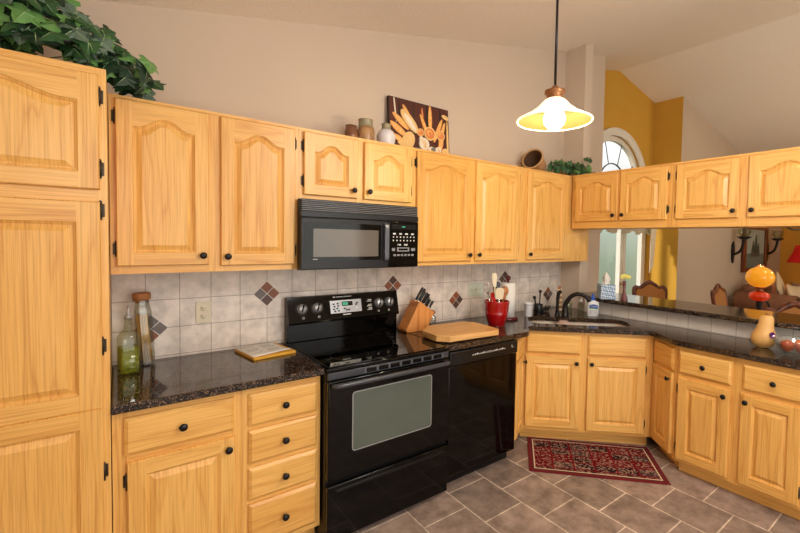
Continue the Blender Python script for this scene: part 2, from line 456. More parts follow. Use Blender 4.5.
def text_part(name, s, size, mat, parent, loc, rot, depth=0.0004):
    cu = bpy.data.curves.new(name, 'FONT'); cu.body = s; cu.size = size; cu.extrude = depth; cu.align_x = 'CENTER'; cu.align_y = 'CENTER'
    t = bpy.data.objects.new(name, cu); COL.objects.link(t)
    bpy.context.view_layer.update()
    me = bpy.data.meshes.new_from_object(t.evaluated_get(bpy.context.evaluated_depsgraph_get()))
    bpy.data.objects.remove(t)
    me.materials.clear(); me.materials.append(MATS[mat])
    o = bpy.data.objects.new(name, me); COL.objects.link(o); o.parent = parent; o.location = loc; o.rotation_euler = rot
    return o

# ------------------------------------------------------------------ the setting
def pane_mat():
    m, nt, b = new_mat('window_pane')
    out = nt.nodes['Material Output']; tr = nt.nodes.new('ShaderNodeBsdfTransparent'); gl = nt.nodes.new('ShaderNodeBsdfGlossy')
    gl.inputs['Roughness'].default_value = 0.02; mx = nt.nodes.new('ShaderNodeMixShader'); mx.inputs[0].default_value = 0.05
    nt.links.new(tr.outputs[0], mx.inputs[1]); nt.links.new(gl.outputs[0], mx.inputs[2])
    nt.links.new(mx.outputs[0], out.inputs['Surface']); nt.nodes.remove(b)
    MATS['window_pane'] = m
pane_mat()
RX, RZ = 4.39, 3.805
def cz(x): return 2.846 + 0.2185*x if x <= RX else RZ - 0.2157*(x-RX)
YR = -4.75
struct('floor', mb('slate_floor').box(-1.6, 10.3, YR-0.12, 0.52, -0.1, 0))
m = mb('ceiling_paint')
m.prism([(-1.6, cz(-1.6)), (RX, RZ), (10.32, cz(10.32)), (10.32, cz(10.32)+0.12), (RX, RZ+0.12), (-1.6, cz(-1.6)+0.12)], YR-0.12, 0.52, 'y')
struct('ceiling', m)
struct('wall_back', mb('wall_beige').prism([(-1.48, 0), (3.42, 0), (3.42, cz(3.42)), (-1.48, cz(-1.48))], 0, 0.12, 'y'))
struct('wall_left', mb('wall_beige').prism([(YR, 0), (0.12, 0), (0.12, cz(-1.6)), (YR, cz(-1.6))], -1.6, -1.48, 'x'))
struct('wall_stub', mb('wall_beige').prism([(2.72, 0), (2.842, 0), (2.842, cz(2.842)), (2.72, cz(2.72))], -0.228, 0, 'y'))
struct('wall_end', mb('wall_beige').prism([(2.62, 0), (2.842, 0), (2.842, cz(2.842)), (2.62, cz(2.62))], -2.36, -2.2, 'y'))
struct('wall_bar', mb('wall_beige').prism([(2.72, -0.229), (2.62, -0.36), (2.62, -2.199), (2.842, -2.199), (2.842, -0.229)], 0, 1.034))
# bay with the glazed door and the half round window above it
m = mb('wall_yellow')
BY0, BY1 = 0.395, 0.515
m.prism([(3.42, 0), (3.50, 0), (3.50, cz(3.50)), (3.42, cz(3.42))], BY0, BY1, 'y')
m.prism([(5.30, 0), (5.36, 0), (5.36, cz(5.36)), (5.30, cz(5.30))], BY0, BY1, 'y')
m.box(3.50, 5.30, BY0, BY1, 2.08, 2.26)
ARC = [(4.39-0.70*math.cos(PI*k/24), 2.26+0.71*math.sin(PI*k/24)) for k in range(25)]
m.prism([(3.50, 2.26)] + ARC + [(5.30, 2.26), (5.30, cz(5.30)), (RX, RZ), (3.50, cz(3.50))], BY0, BY1, 'y')
struct('wall_bay', m)
m = mb('wall_yellow'); m.box(3.30, 3.419, 0.121, BY0+0.12, 0, cz(3.36))
struct('wall_bay_left', m)
m = mb('wall_yellow').use('wall_yellow'); m.box(5.361, 5.48, 0.0, BY0+0.12, 0, cz(5.36)-0.0)
m.use('wall_beige')
for f in m.bm.faces:
    if abs(f.normal.y) < 2 and all(abs(v.co.y) < 1e-5 for v in f.verts): f.material_index = 1
struct('wall_bay_right', m)
struct('wall_dining', mb('wall_beige').prism([(5.481, 0), (10.2, 0), (10.2, cz(10.2)), (5.481, cz(5.481))], 0, 0.12, 'y'))
struct('wall_right', mb('wall_ochre').prism([(YR, 0), (0.12, 0), (0.12, cz(10.2)), (YR, cz(10.2))], 10.2, 10.32, 'x'))
m = mb('wall_beige')
m.prism([(-1.48, 2.1), (10.2, 2.1), (10.2, cz(10.2)), (RX, RZ), (-1.48, cz(-1.48))], YR-0.12, YR, 'y')
for a, b in ((-1.48, -1.0), (2.4, 4.2), (7.0, 10.2)): m.box(a, b, YR-0.12, YR, 0, 2.1)
struct('wall_rear', m)
def glazed_door(name, x0, x1, y, z0, z1, n, face=-1):
    m = mb('white_paint'); w = 0.06
    m.box(x0, x1, y-0.04, y+0.04, z1-w, z1); m.box(x0, x1, y-0.04, y+0.04, z0, z0+w)
    for k in range(n+1):
        xc = x0 + w/2 + (x1-x0-w)*k/n
        m.box(xc-w/2, xc+w/2, y-0.035, y+0.035, z0+w, z1-w)
    d = struct(name, m)
    g = mb('window_pane')
    for k in range(n):
        a = x0 + w/2 + (x1-x0-w)*k/n + w/2; b = x0 + w/2 + (x1-x0-w)*(k+1)/n - w/2
        g.box(a, b, y-0.004, y+0.004, z0+w, z1-w)
    g.build('pane', None, d)
    return d
def bay_door():
    m = mb('white_paint'); y = 0.46
    for a, b in ((3.505, 3.62), (4.61, 4.675), (4.695, 4.76), (5.19, 5.295)): m.box(a, b, y-0.03, y+0.03, 0, 2.08)
    m.box(4.675, 4.695, y-0.015, y+0.03, 0, 2.08)
    for z0, z1 in ((0, 0.22), (1.98, 2.08)): m.box(3.62, 5.19, y-0.02, y+0.02, z0, z1)
    d = struct('door_1', m); g = mb('window_pane')
    for a, b in ((3.62, 4.61), (4.76, 5.19)): g.box(a, b, y-0.004, y+0.004, 0.22, 1.98)
    g.build('pane', None, d)
    k = mb('brass_aged'); k.lathe([(0.022, 0), (0.010, 0.012), (0.010, 0.03), (0.026, 0.045), (0.020, 0.065), (0, 0.07)], (4.642, y-0.031, 1.0), 14, (0, -1, 0)); k.build('door_handle', None, d)
bay_door()
glazed_door('door_2', -0.99, 2.39, YR-0.06, 0.0, 2.095, 3)
glazed_door('added_door', 4.21, 6.99, YR-0.06, 0.0, 2.095, 2)  # unseen door, added to let in more daylight
# half round window: casing, sash, muntins, pane
m = mb('white_paint')
def arc_band(m, r0, r1, y0, y1, cx=4.39, cz0=2.26, n=28):
    inn = [(cx-r0*math.cos(PI*k/n), cz0+r0*1.01*math.sin(PI*k/n)) for k in range(n+1)]
    out = [(cx-r1*math.cos(PI*k/n), cz0+r1*1.01*math.sin(PI*k/n)) for k in range(n+1)]
    m.prism(inn + out[::-1], y0, y1, 'y')
arc_band(m, 0.695, 0.775, 0.370, 0.394)
arc_band(m, 0.775, 0.790, 0.360, 0.394)
m.box(4.39-0.79, 4.39+0.79, 0.36, 0.394, 2.20, 2.26)
w1 = struct('window_1', m)
m = mb('white_paint'); arc_band(m, 0.635, 0.695, 0.42, 0.47); m.box(4.39-0.69, 4.39+0.69, 0.42, 0.47, 2.262, 2.31); m.build('window_frame', None, w1)
m = mb('bronze_black'); arc_band(m, 0.34, 0.352, 0.44, 0.456); 
for a in (36, 72, 108, 144):
    c, s = math.cos(math.radians(a)), math.sin(math.radians(a))
    m.tube([(4.39+0.35*c, 0.448, 2.26+0.35*s), (4.39+0.64*c, 0.448, 2.26+0.64*s)], 0.006, 6)
m.build('muntin', None, w1)
m = mb('window_pane'); m.prism([(4.39-0.66*math.cos(PI*k/24), 2.265+0.66*math.sin(PI*k/24)) for k in range(25)], 0.462, 0.466, 'y'); m.build('pane', None, w1)

# tiled splashbacks
t1 = struct('trim_1', mb('wall_tile').box(-0.824, 2.718, -0.009, -0.0005, 0.9145, 1.42))
struct('trim_2', mb('bar_tile').box(2.611, 2.6195, -2.195, -0.37, 0.9145, 1.033))
acc = [(-0.102, 1.219, ('grey_tile', 'rust_tile', 'brown_tile', 'rust_tile')), (0.763, 1.222, ('rust_tile', 'rust_tile', 'brown_tile', 'brown_tile')),
       (1.355, 1.073, ('rust_tile', 'brown_tile', 'brown_tile', 'rust_tile')), (1.916, 1.220, ('brown_tile',)*4), (2.524, 1.045, ('brown_tile', 'grey_tile', 'brown_tile', 'rust_tile')),
       (-0.668, 1.073, ('rust_tile', 'grey_tile', 'rust_tile', 'grey_tile'))]
for x, z, cs in acc:
    m = mb(); h = 0.0345; g = 0.0375
    for c, (dx, dz) in zip(cs, ((-1, 0), (1, 0), (0, -1), (0, 1))):
        m.use(c); cx, c_z = x+dx*g, z+dz*g
        m.prism([(cx-h, c_z), (cx, c_z-h), (cx+h, c_z), (cx, c_z+h)], -0.0125, -0.0088, 'y')
    m.use('print_white'); m.prism([(x-0.074, z), (x, z-0.074), (x+0.074, z), (x, z+0.074)], -0.0105, -0.0088, 'y')
    m.build('accent_tiles', None, t1)

# ------------------------------------------------------------------ cabinets
DT = 0.02     # door thickness; in a cabinet's own frame x runs along the front, y into the cabinet, z up
def door_bm(w, h, arch=False, lowrail=0.058, stile=0.058, field=0.042, toprail=None):
    m = mb('oak_upright'); m.use('oak_across'); m.use('oak_upright')
    if arch: zs = h - 0.110 + (0.010 if h < 0.5 else 0.0); A = 0.046 if h > 0.5 else 0.042
    else: zs = h - (toprail or lowrail); A = 0.0
    x0, x1, z0 = stile, w-stile, lowrail
    N = 28 if arch else 8
    def curve(t):        # t in -1..1
        a = min(1.0, max(0.0, (abs(t)-0.08)/0.76))
        return 1 - a*a*(3-2*a)
    def outline(d, y):
        pts = [(x0+d, y, z0+d), (x1-d, y, z0+d)]
        sc = (x1-x0-2*d)/(x1-x0)
        for k in range(N+1):
            t = 1 - 2*k/N
            x = (x0+x1)/2 + t*(x1-x0-2*d)/2
            pts.append((x, y, zs + A*curve(t) - d))
        return pts
    yf = -DT
    c = 0.004
    # side walls and outer chamfer
    def rect(i, y): return [m.v(p) for p in ((i, y, i), (w-i, y, i), (w-i, y, h-i), (i, y, h-i))]
    r0 = rect(0, 0); r1 = rect(0, yf+0.005); 
    for a, b in ((r0, r1),):
        for k in range(4): m.face([a[k], a[(k+1) % 4], b[(k+1) % 4], b[k]])
    m.face(r0[::-1])
    # front frame: stiles and rails
    op = [m.v(p) for p in outline(0, yf)]
    top = [m.v((p[0], yf, h-c)) for p in outline(0, yf)[2:]]
    bl, br_ = m.v((x0, yf, c)), m.v((x1, yf, c))
    cbl, cbr, ctr, ctl = (m.v(p) for p in ((c, yf, c), (w-c, yf, c), (w-c, yf, h-c), (c, yf, h-c)))
    m.use('oak_across'); m.face([bl, br_, op[1], op[0]])
    for k in range(N): m.face([op[2+k], top[k], top[k+1], op[3+k]])
    m.use('oak_upright')
    m.face([br_, cbr, ctr, top[0], op[2], op[1]]); m.face([cbl, bl, op[0], op[-1], top[-1], ctl])
    # chamfer ring
    ring = [cbl, bl, br_, cbr]
    m.face([r1[0], r1[1], cbr, br_, bl, cbl]); m.face([r1[1], r1[2], ctr, cbr])
    m.face([r1[2], r1[3], ctl] + [v for v in top[::-1]] + [ctr]); m.face([r1[3], r1[0], cbl, ctl])
    # moulded edge, groove and raised field
    prev = op
    for d, y in ((0.003, yf+0.005), (0.007, yf+0.007), (0.010, yf+0.0125), (0.013, yf+0.0125), (min(field, 0.034), yf+0.0012)):
        cur = [m.v(p) for p in outline(d, y)]
        for k in range(len(cur)):
            k2 = (k+1) % len(cur)
            m.face([prev[k], prev[k2], cur[k2], cur[k]])
        prev = cur
    m.face(prev)
    bmesh.ops.recalc_face_normals(m.bm, faces=m.bm.faces)
    return m
def drawer_bm(w, h):
    m = mb('oak_across')
    def rect(i, y): return [m.v(p) for p in ((i, y, i), (w-i, y, i), (w-i, y, h-i), (i, y, h-i))]
    rs = [rect(0, 0), rect(0, -0.010), rect(0.003, -0.0125), rect(0.010, -0.0175), rect(0.013, -DT)]
    for a, b in zip(rs, rs[1:]):
        for k in range(4): m.face([a[k], a[(k+1) % 4], b[(k+1) % 4], b[k]])
    m.face(rs[-1]); m.face(rs[0][::-1])
    return m
def shift(m, x, z): return m.xf(Matrix.Translation((x, 0, z)))
def knob(parent, x, z):
    m = mb('bronze_black')
    m.lathe([(0.0075, 0), (0.006, 0.004), (0.0055, 0.012), (0.013, 0.016), (0.0160, 0.021), (0.0145, 0.026), (0.008, 0.029), (0, 0.030)], (x, -DT, z), 16, (0, -1, 0))
    return m.build('knob', None, parent)
def hinge(parent, x, z, s=1):
    m = mb('hinge_dark')
    m.box(x-0.004*s, x+0.012*s, -0.004, -0.0005, z-0.024, z+0.024, 0.001)
    m.tube([(x, -0.011, z-0.028), (x, -0.011, z+0.028)], 0.0055, 8)
    m.ball((x, -0.011, z+0.031), 0.005, seg=8, rings=6); m.ball((x, -0.011, z-0.031), 0.005, seg=8, rings=6)
    return m.build('hinge', None, parent)
def door(parent, x0, x1, z0, z1, arch, kn=None, hg=None, stile=0.058):
    d = shift(door_bm(x1-x0, z1-z0, arch, stile=stile), x0, z0).build('door', None, parent)
    if kn:
        kx = x1-0.028 if 'r' in kn else x0+0.028
        kz = z0+0.045 if 'b' in kn else z1-0.045
        knob(d, kx, kz)
    if hg:
        hx = x0-0.0005 if hg == 'l' else x1+0.0005
        for z in (z0+0.075, z1-0.075): hinge(d, hx, z, -1 if hg == 'l' else 1)
    return d
def tall_door(parent, x0, x1, z0, z1, zm, hg):
    """one leaf with two panels: the lower half and the upper half meet in the middle rail"""
    a = shift(door_bm(x1-x0, zm-z0, False, 0.075, 0.066, 0.045, 0.062), x0, z0)
    b = shift(door_bm(x1-x0, z1-zm, False, 0.062, 0.066, 0.045, 0.075), x0, zm)
    tmp = bpy.data.meshes.new('leaf'); b.bm.to_mesh(tmp); b.bm.free(); a.bm.from_mesh(tmp); bpy.data.meshes.remove(tmp)
    d = a.build('door', None, parent)
    for z in (0.675, 1.145, z1-0.030): hinge(d, x1+0.0005, z, 1)
    return d
def drawer(parent, x0, x1, z0, z1, kn=True):
    d = shift(drawer_bm(x1-x0, z1-z0), x0, z0).build('drawer', None, parent)
    if kn: knob(d, (x0+x1)/2, (z0+z1)/2)
    return d
def carcass(parent, w, z0, z1, depth, openings, toe=0.0, name='body'):
    """case with end panels, and a face frame of stiles and rails around the openings (x0,x1,z0,z1)"""
    m = mb('oak_upright'); m.box(0, w, 0.0195, depth, z0, z1)
    if toe: m.box(0.0, w, 0.075, depth, 0.0, z0)
    m.build(name, None, parent)
    f = mb('oak_upright'); f.use('oak_upright')
    xs = sorted({0.0, w} | {v for o in openings for v in o[:2]})
    # stiles: full height where no opening covers the strip, rails between
    for a, b in zip(xs, xs[1:]):
        mid = (a+b)/2
        os_ = sorted([o for o in openings if o[0] < mid < o[1]], key=lambda o: o[2])
        if not os_: f.use('oak_upright'); f.box(a, b, 0, 0.019, z0, z1)
        else:
            f.use('oak_across'); z = z0
            for o in os_:
                if o[2] > z+1e-4: f.box(a, b, 0, 0.019, z, o[2])
                z = o[3]
            if z < z1-1e-4: f.box(a, b, 0, 0.019, z, z1)
    f.build('face_frame', None, parent)
    if toe:
        k = mb('oak_across'); k.box(0.0, w, 0.068, 0.0745, 0.0, z0); k.build('toe_kick', None, parent)
G = 0.014  # the doors lap the frame by this much
def lap(x0, x1, z0, z1): return (x0+G, x1-G, z0+G, z1-G)
FY = -0.318
WALLG, BASEG = 'oak wall cabinets', 'oak base cabinets'
ZB, ZT = 1.383, 2.152

# tall pantry at the left
t = thing('pantry_cabinet', 'tall pale oak pantry cabinet at the left edge, ivy on its top', 'cabinet', (-1.475, -0.64, 0))
ow = 0.648
O = [lap(0.06, ow-0.021, 1.716, 2.125), lap(0.06, ow-0.021, 0.13, 1.672)]
carcass(t, ow, 0.1, ZT, 0.638, O, toe=1)
door(t, 0.06, ow-0.021, 1.716, 2.125, True, None, 'r')
d = tall_door(t, 0.06, ow-0.021, 0.13, 1.672, 0.915, 'r')

def wall_cabinet(label, x0, x1, z0, doors, zt=ZT, y=FY, rot=0.0, depth=0.307, loc=None, group=WALLG):
    t = thing('wall_cabinet', label, 'cabinet', loc or (x0, y, 0), rot, group)
    w = x1-x0
    dd = [(a-x0, b-x0, c, e, k, h) for a, b, c, e, k, h in doors]
    carcass(t, w, z0, zt, depth, [lap(*q[:4]) for q in dd])
    tr = mb('oak_across'); tr.box(0, w, -0.004, -0.0005, zt-0.012, zt); tr.build('top_moulding', None, t)
    for a, b, c, e, k, h in dd: door(t, a, b, c, e, True, k, h)
    return t
wall_cabinet('double-door oak wall cabinet between the pantry and the microwave', -0.824, -0.021, ZB,
             [(-0.803, -0.452, 1.418, 2.136, 'rb', 'l'), (-0.402, -0.045, 1.412, 2.134, 'lb', 'r')])
wall_cabinet('short double-door oak wall cabinet directly above the microwave', -0.020, 0.719, 1.768,
             [(0.003, 0.320, 1.792, 2.132, 'rb', 'l'), (0.364, 0.698, 1.792, 2.132, 'lb', 'r')])
wall_cabinet('double-door oak wall cabinet right of the microwave, food picture on top', 0.720, 1.755, ZB,
             [(0.742, 1.226, 1.408, 2.134, 'rb', 'l'), (1.262, 1.727, 1.408, 2.134, 'lb', 'r')])
wall_cabinet('single-door oak corner wall cabinet below the basket of ivy', 1.756, 2.712, ZB,
             [(1.828, 2.338, 1.408, 2.132, 'lb', None)])
# the run over the bar faces the other way
RXF = 2.416
def bar_cab(label, ya, yb, doors):
    t = thing('wall_cabinet', label, 'cabinet', (RXF, ya, 0), -PI/2, WALLG)
    w = ya-yb
    dd = [(ya-a, ya-b, c, e, k, h) for a, b, c, e, k, h in doors]
    carcass(t, w, 1.68, ZT, 0.32, [lap(*q[:4]) for q in dd])
    tr = mb('oak_across'); tr.box(0, w, -0.004, -0.0005, ZT-0.012, ZT); tr.build('top_moulding', None, t)
    for a, b, c, e, k, h in dd: door(t, a, b, c, e, True, k, h)
bar_cab('short double-door oak cabinet over the bar, next to the corner', -0.341, -1.205,
        [(-0.375, -0.782, 1.738, 2.132, 'rb', 'l'), (-0.806, -1.174, 1.738, 2.132, 'lb', 'r')])
bar_cab('short double-door oak cabinet over the bar at the right edge', -1.206, -2.195,
        [(-1.238, -1.636, 1.738, 2.132, 'rb', 'l'), (-1.684, -2.085, 1.738, 2.132, 'lb', 'r')])

# base cabinets
BY = -0.61
t = thing('base_cabinet', 'oak base cabinet with one drawer over one door beside the pantry', 'cabinet', (-0.824, BY, 0), 0, BASEG)
w = 0.459
q = [(0.036, 0.421, 0.700, 0.848), (0.044, 0.424, 0.13, 0.672)]
carcass(t, w, 0.1, 0.878, 0.605, [lap(*k) for k in q], toe=1)
drawer(t, *q[0]); door(t, *q[1], False, 'rt', 'l')
t = thing('base_cabinet', 'oak base cabinet with a stack of four drawers left of the range', 'cabinet', (-0.364, BY, 0), 0, BASEG)
w = 0.356
q = [(0.020, 0.336, 0.698, 0.845), (0.020, 0.336, 0.526, 0.678), (0.020, 0.336, 0.356, 0.505), (0.020, 0.336, 0.13, 0.336)]
carcass(t, w, 0.1, 0.878, 0.605, [lap(*k) for k in q], toe=1)
for k in q: drawer(t, *k)

def from_to(a, b): return math.atan2(b[1]-a[1], b[0]-a[0]), math.hypot(b[0]-a[0], b[1]-a[1])
def odd_base(name, label, a, b, body, doors, z0=0.12, toe=(0.0, 0.0), fl=0.0, fr=0.0):
    """base unit whose front runs from a to b (seen left to right) and whose case has its own plan"""
    rot, w = from_to(a, b)
    t = thing(name, label, 'cabinet', (a[0], a[1], 0), rot, BASEG)
    c, s = math.cos(-rot), math.sin(-rot)
    loc = [((x-a[0])*c-(y-a[1])*s, (x-a[0])*s+(y-a[1])*c) for x, y in body]
    m = mb('oak_upright'); m.prism([(fl, 0.0195), (w-fr, 0.0195)] + loc, z0, 0.65)
    m.prism([(fl, 0.0195), (w-fr, 0.0195), (w-fr*2.2, 0.05), (fl*2.2, 0.05)], 0.65, 0.876)
    m.build('body', None, t)
    f = mb('oak_upright'); op = [lap(*k[1:5]) for k in doors]
    xs = sorted({0.0, w} | {v for o in op for v in o[:2]})
    for p, r in zip(xs, xs[1:]):
        mid = (p+r)/2; os_ = sorted([o for o in op if o[0] < mid < o[1]], key=lambda o: o[2])
        if not os_: f.use('oak_upright'); f.box(p, r, 0, 0.019, z0, 0.878)
        else:
            f.use('oak_across'); z = z0
            for o in os_:
                f.box(p, r, 0, 0.019, z, o[2]); z = o[3]
            f.box(p, r, 0, 0.019, z, 0.878)
    f.build('face_frame', None, t)
    k = mb('oak_across'); k.box(toe[0], w-toe[1], 0.080, 0.095, 0.0, z0); k.build('toe_kick', None, t)
    for q in doors:
        if q[0] == 'door': door(t, *q[1:5], False, q[5], q[6], stile=q[7] if len(q) > 7 else 0.058)
        else: drawer(t, *q[1:5], kn=q[5])
    return t
L, R = (1.660, -0.460), (2.345, -1.145)
odd_base('sink_base_cabinet', 'wide oak sink base cabinet set diagonally across the corner', L, R,
         [(2.58, -1.02), (2.58, -0.03), (1.80, -0.03), (1.80, -0.33)],
         [('drawer', 0.030, 0.436, 0.704, 0.852, False), ('drawer', 0.492, 0.915, 0.700, 0.850, False),
          ('door', 0.030, 0.434, 0.128, 0.684, 'rt', None), ('door', 0.490, 0.912, 0.124, 0.684, 'lt', 'r')], z0=0.098)
odd_base('base_cabinet', 'narrow angled oak cabinet squeezed between dishwasher and sink cabinet, seen edge-on', (1.410, -0.612), (1.657, -0.462),
         [(1.72, -0.38), (1.72, -0.03), (1.41, -0.03)],
         [('drawer', 0.030, 0.272, 0.702, 0.852, False), ('door', 0.030, 0.272, 0.128, 0.684, 'rt', 'r', 0.045)], z0=0.098, toe=(0.06, -0.02), fl=0.016)
odd_base('base_cabinet', 'narrow angled oak cabinet with small drawer, right of the sink doors', (2.348, -1.149), (2.166, -1.386),
         [(2.58, -1.386), (2.58, -1.05), (2.45, -1.09)],
         [('drawer', 0.024, 0.276, 0.697, 0.848, False), ('door', 0.024, 0.276, 0.118, 0.674, 'rt', None, 0.045)], z0=0.095, toe=(-0.02, 0.07), fr=0.020)
t = thing('base_cabinet', 'oak base cabinet with two drawers and two doors under the bar side', 'cabinet', (2.165, -1.400, 0), -PI/2, BASEG)
w = 0.790
q = [(0.006, 0.314, 0.694, 0.842), (0.373, 0.683, 0.690, 0.842), (0.006, 0.309, 0.114, 0.664), (0.369, 0.660, 0.114, 0.664)]
carcass(t, w, 0.088, 0.878, 0.43, [lap(*k) for k in q], toe=1)
drawer(t, *q[0]); drawer(t, *q[1]); door(t, *q[2], False, 'rt', 'l'); door(t, *q[3], False, 'lt', 'r')

# ------------------------------------------------------------------ worktops
CT0, CT1 = 0.879, 0.914
o = mb('granite').prism([(-0.824, -0.652), (-0.004, -0.652), (-0.004, -0.0095), (-0.824, -0.0095)], CT0, CT1, 'z', 0.006).build('countertop')
tag(o, 'short dark speckled granite countertop between pantry and range', 'countertop')
# right hand worktop with the cut-out for the sink
EDGE = [(0.768, -0.652), (1.460, -0.652), (1.500, -0.649), (1.532, -0.636), (1.556, -0.612), (1.605, -0.560), (1.640, -0.530), (1.675, -0.535), (1.95, -0.815), (2.255, -1.118), (2.276, -1.142), (2.276, -1.168), (2.260, -1.195), (2.165, -1.325), (2.140, -1.362), (2.128, -1.400), (2.125, -1.450), (2.125, -2.197)]
BACK = [(2.6105, -2.197), (2.6105, -0.372), (2.717, -0.23), (2.717, -0.0095), (0.768, -0.0095)]
def uv2(u, v): return ((u+v)/math.sqrt(2), (v-u)/math.sqrt(2))
def rrect(u0, u1, v0, v1, r, n=6):
    pts = []
    for cx, cy, a0 in ((u1-r, v1-r, 0), (u0+r, v1-r, 90), (u0+r, v0+r, 180), (u1-r, v0+r, 270)):
        for k in range(n+1):
            a = math.radians(a0+90*k/n); pts.append((cx+r*math.cos(a), cy+r*math.sin(a)))
    return pts
SU0, SU1, SV0, SV1 = 1.555, 2.345, 0.922, 1.235
hole = [uv2(*p) for p in rrect(SU0, SU1, SV0, SV1, 0.10)]
m = mb('granite')
outer = EDGE + BACK
def ring_edges(pts, z):
    vs = [m.v((x, y, z)) for x, y in pts]
    return vs, [m.bm.edges.new((vs[i], vs[(i+1) % len(vs)])) for i in range(len(vs))]
for z in (CT1, CT0):
    vo, eo = ring_edges(outer, z); vh, eh = ring_edges(hole, z)
    bmesh.ops.triangle_fill(m.bm, use_beauty=True, edges=eo+eh)
    if z == CT1: to, th = vo, vh
    else: bo, bh = vo, vh
for a, b in ((to, bo), (th, bh)):
    for i in range(len(a)): m.face([a[i], a[(i+1) % len(a)], b[(i+1) % len(a)], b[i]])
bmesh.ops.recalc_face_normals(m.bm, faces=m.bm.faces)
o = m.build('countertop'); tag(o, 'long dark granite countertop running from the range around the sink', 'countertop')
o = mb('granite').prism([(2.735, -0.236), (2.60, -0.400), (2.52, -0.515), (2.512, -0.60), (2.512, -2.198), (3.02, -2.198), (3.02, -0.236)], 1.0355, 1.07, 'z', 0.006).build('bar_top')
tag(o, 'raised dark granite bar top on the tiled half wall', 'countertop')

# ------------------------------------------------------------------ sink and tap
t = thing('kitchen_sink', 'stainless double-bowl sink set under the corner counter', 'sink', (*uv2(1.96, 1.01), 0.70))
cx, cy = uv2(1.96, 1.01)
def bowl(u0, u1, v0, v1, name):
    m = mb('steel'); rings = []
    for ins, z, r in ((-0.012, 0.878, 0.10), (0.0, 0.878, 0.09), (0.004, 0.80, 0.085), (0.012, 0.72, 0.075), (0.05, 0.705, 0.05)):
        rings.append([m.v((uv2(*p)[0]-cx, uv2(*p)[1]-cy, z-0.70)) for p in rrect(u0+ins, u1-ins, v0+ins, v1-ins, r)])
    for a, b in zip(rings, rings[1:]):
        for k in range(len(a)): m.face([a[k], a[(k+1) % len(a)], b[(k+1) % len(a)], b[k]], True)
    m.face(rings[-1])
    b = m.build(name, None, t)
    c = uv2((u0+u1)/2, (v0+v1)/2)
    mb('chrome').lathe([(0.0, 0.0058), (0.03, 0.006), (0.042, 0.009), (0.045, 0.0055)], (c[0]-cx, c[1]-cy, 0), 20).build('drain', None, b)
bowl(SU0+0.004, 1.835, SV0+0.004, SV1-0.004, 'bowl'); bowl(1.865, SU1-0.004, SV0+0.004, SV1-0.004, 'bowl')
o = None
# cloth over the divider between the bowls
m = mb('towel_pink')
NU, NV = 12, 10; grid = []
for i in range(NU+1):
    row = []
    for j in range(NV+1):
        a = -1+2*i/NU; b = j/NV
        u = 1.850 + a*(0.095+0.018*math.sin(5*b)); v = SV0+0.055+0.165*b
        z = 0.908 - (max(0, abs(a)-0.30))*0.05 - 0.02*max(0, 0.12-b)*6 + 0.003*math.sin(9*a+5*b)
        row.append(m.v((*uv2(u, v), z)))
    grid.append(row)
for i in range(NU):
    for j in range(NV): m.face([grid[i][j], grid[i+1][j], grid[i+1][j+1], grid[i][j+1]], True)
o = m.build('dish_cloth'); sm = o.modifiers.new('thick', 'SOLIDIFY'); sm.thickness = 0.004
tag(o, 'pale pink dish cloth draped over the divider of the sink', 'cloth')

t = thing('kitchen_faucet', 'dark bronze gooseneck faucet standing behind the sink', 'faucet', (*uv2(1.885, 1.295), CT1))
m = mb('bronze_black'); m.lathe([(0.034, 0), (0.034, 0.006), (0.028, 0.014), (0.026, 0.06), (0.022, 0.085), (0, 0.086)], (0, 0, 0), 24); m.build('base', None, t)
m = mb('bronze_black')
dx, dy = (0.50, -0.86)
pts = [(0, 0, 0.06), (0.0, 0.0, 0.10), (dx*0.02, dy*0.02, 0.140), (dx*0.050, dy*0.050, 0.178), (dx*0.090, dy*0.090, 0.198), (dx*0.130, dy*0.130, 0.198), (dx*0.168, dy*0.168, 0.182), (dx*0.190, dy*0.190, 0.160), (dx*0.198, dy*0.198, 0.140)]
def smooth(pts, n=6):
    out = []; P_ = [Vector(p) for p in pts]
    for i in range(len(P_)-1):
        p0, p1, p2, p3 = P_[max(i-1, 0)], P_[i], P_[i+1], P_[min(i+2, len(P_)-1)]
        for k in range(n):
            s = k/n
            out.append(0.5*((2*p1)+(p2-p0)*s+(2*p0-5*p1+4*p2-p3)*s*s+(3*p1-p0-3*p2+p3)*s**3))
    out.append(P_[-1]); return out
sp = smooth(pts); m.tube(sp, [0.021-0.004*min(1, i/(len(sp)*0.6)) if i < len(sp)*0.8 else 0.019 for i in range(len(sp))], 14); m.build('spout', None, t)
m = mb('bronze_black'); m.tube(smooth([(0.022, 0.018, 0.05), (0.050, 0.040, 0.062), (0.080, 0.066, 0.098)]), [0.008]*6+[0.007]*7, 10); m.ball((0.022, 0.018, 0.05), 0.014); m.build('lever', None, t)
t = thing('side_sprayer', 'tall black handheld sprayer standing left of the faucet', 'sprayer', (*uv2(1.818, 1.29), CT1))
mb('bronze_black').lathe([(0.026, 0), (0.026, 0.006), (0.018, 0.014), (0.015, 0.045), (0.017, 0.05)], (0, 0, 0), 20).build('base', None, t)
m = mb('bronze_black'); m.tube(smooth([(0, 0, 0.048), (0, 0, 0.10), (0.002, -0.002, 0.165), (0.006, -0.010, 0.205), (0.013, -0.028, 0.220)]), [0.013]*10+[0.016]*8+[0.015]*7, 14); m.build('spray_head', None, t)

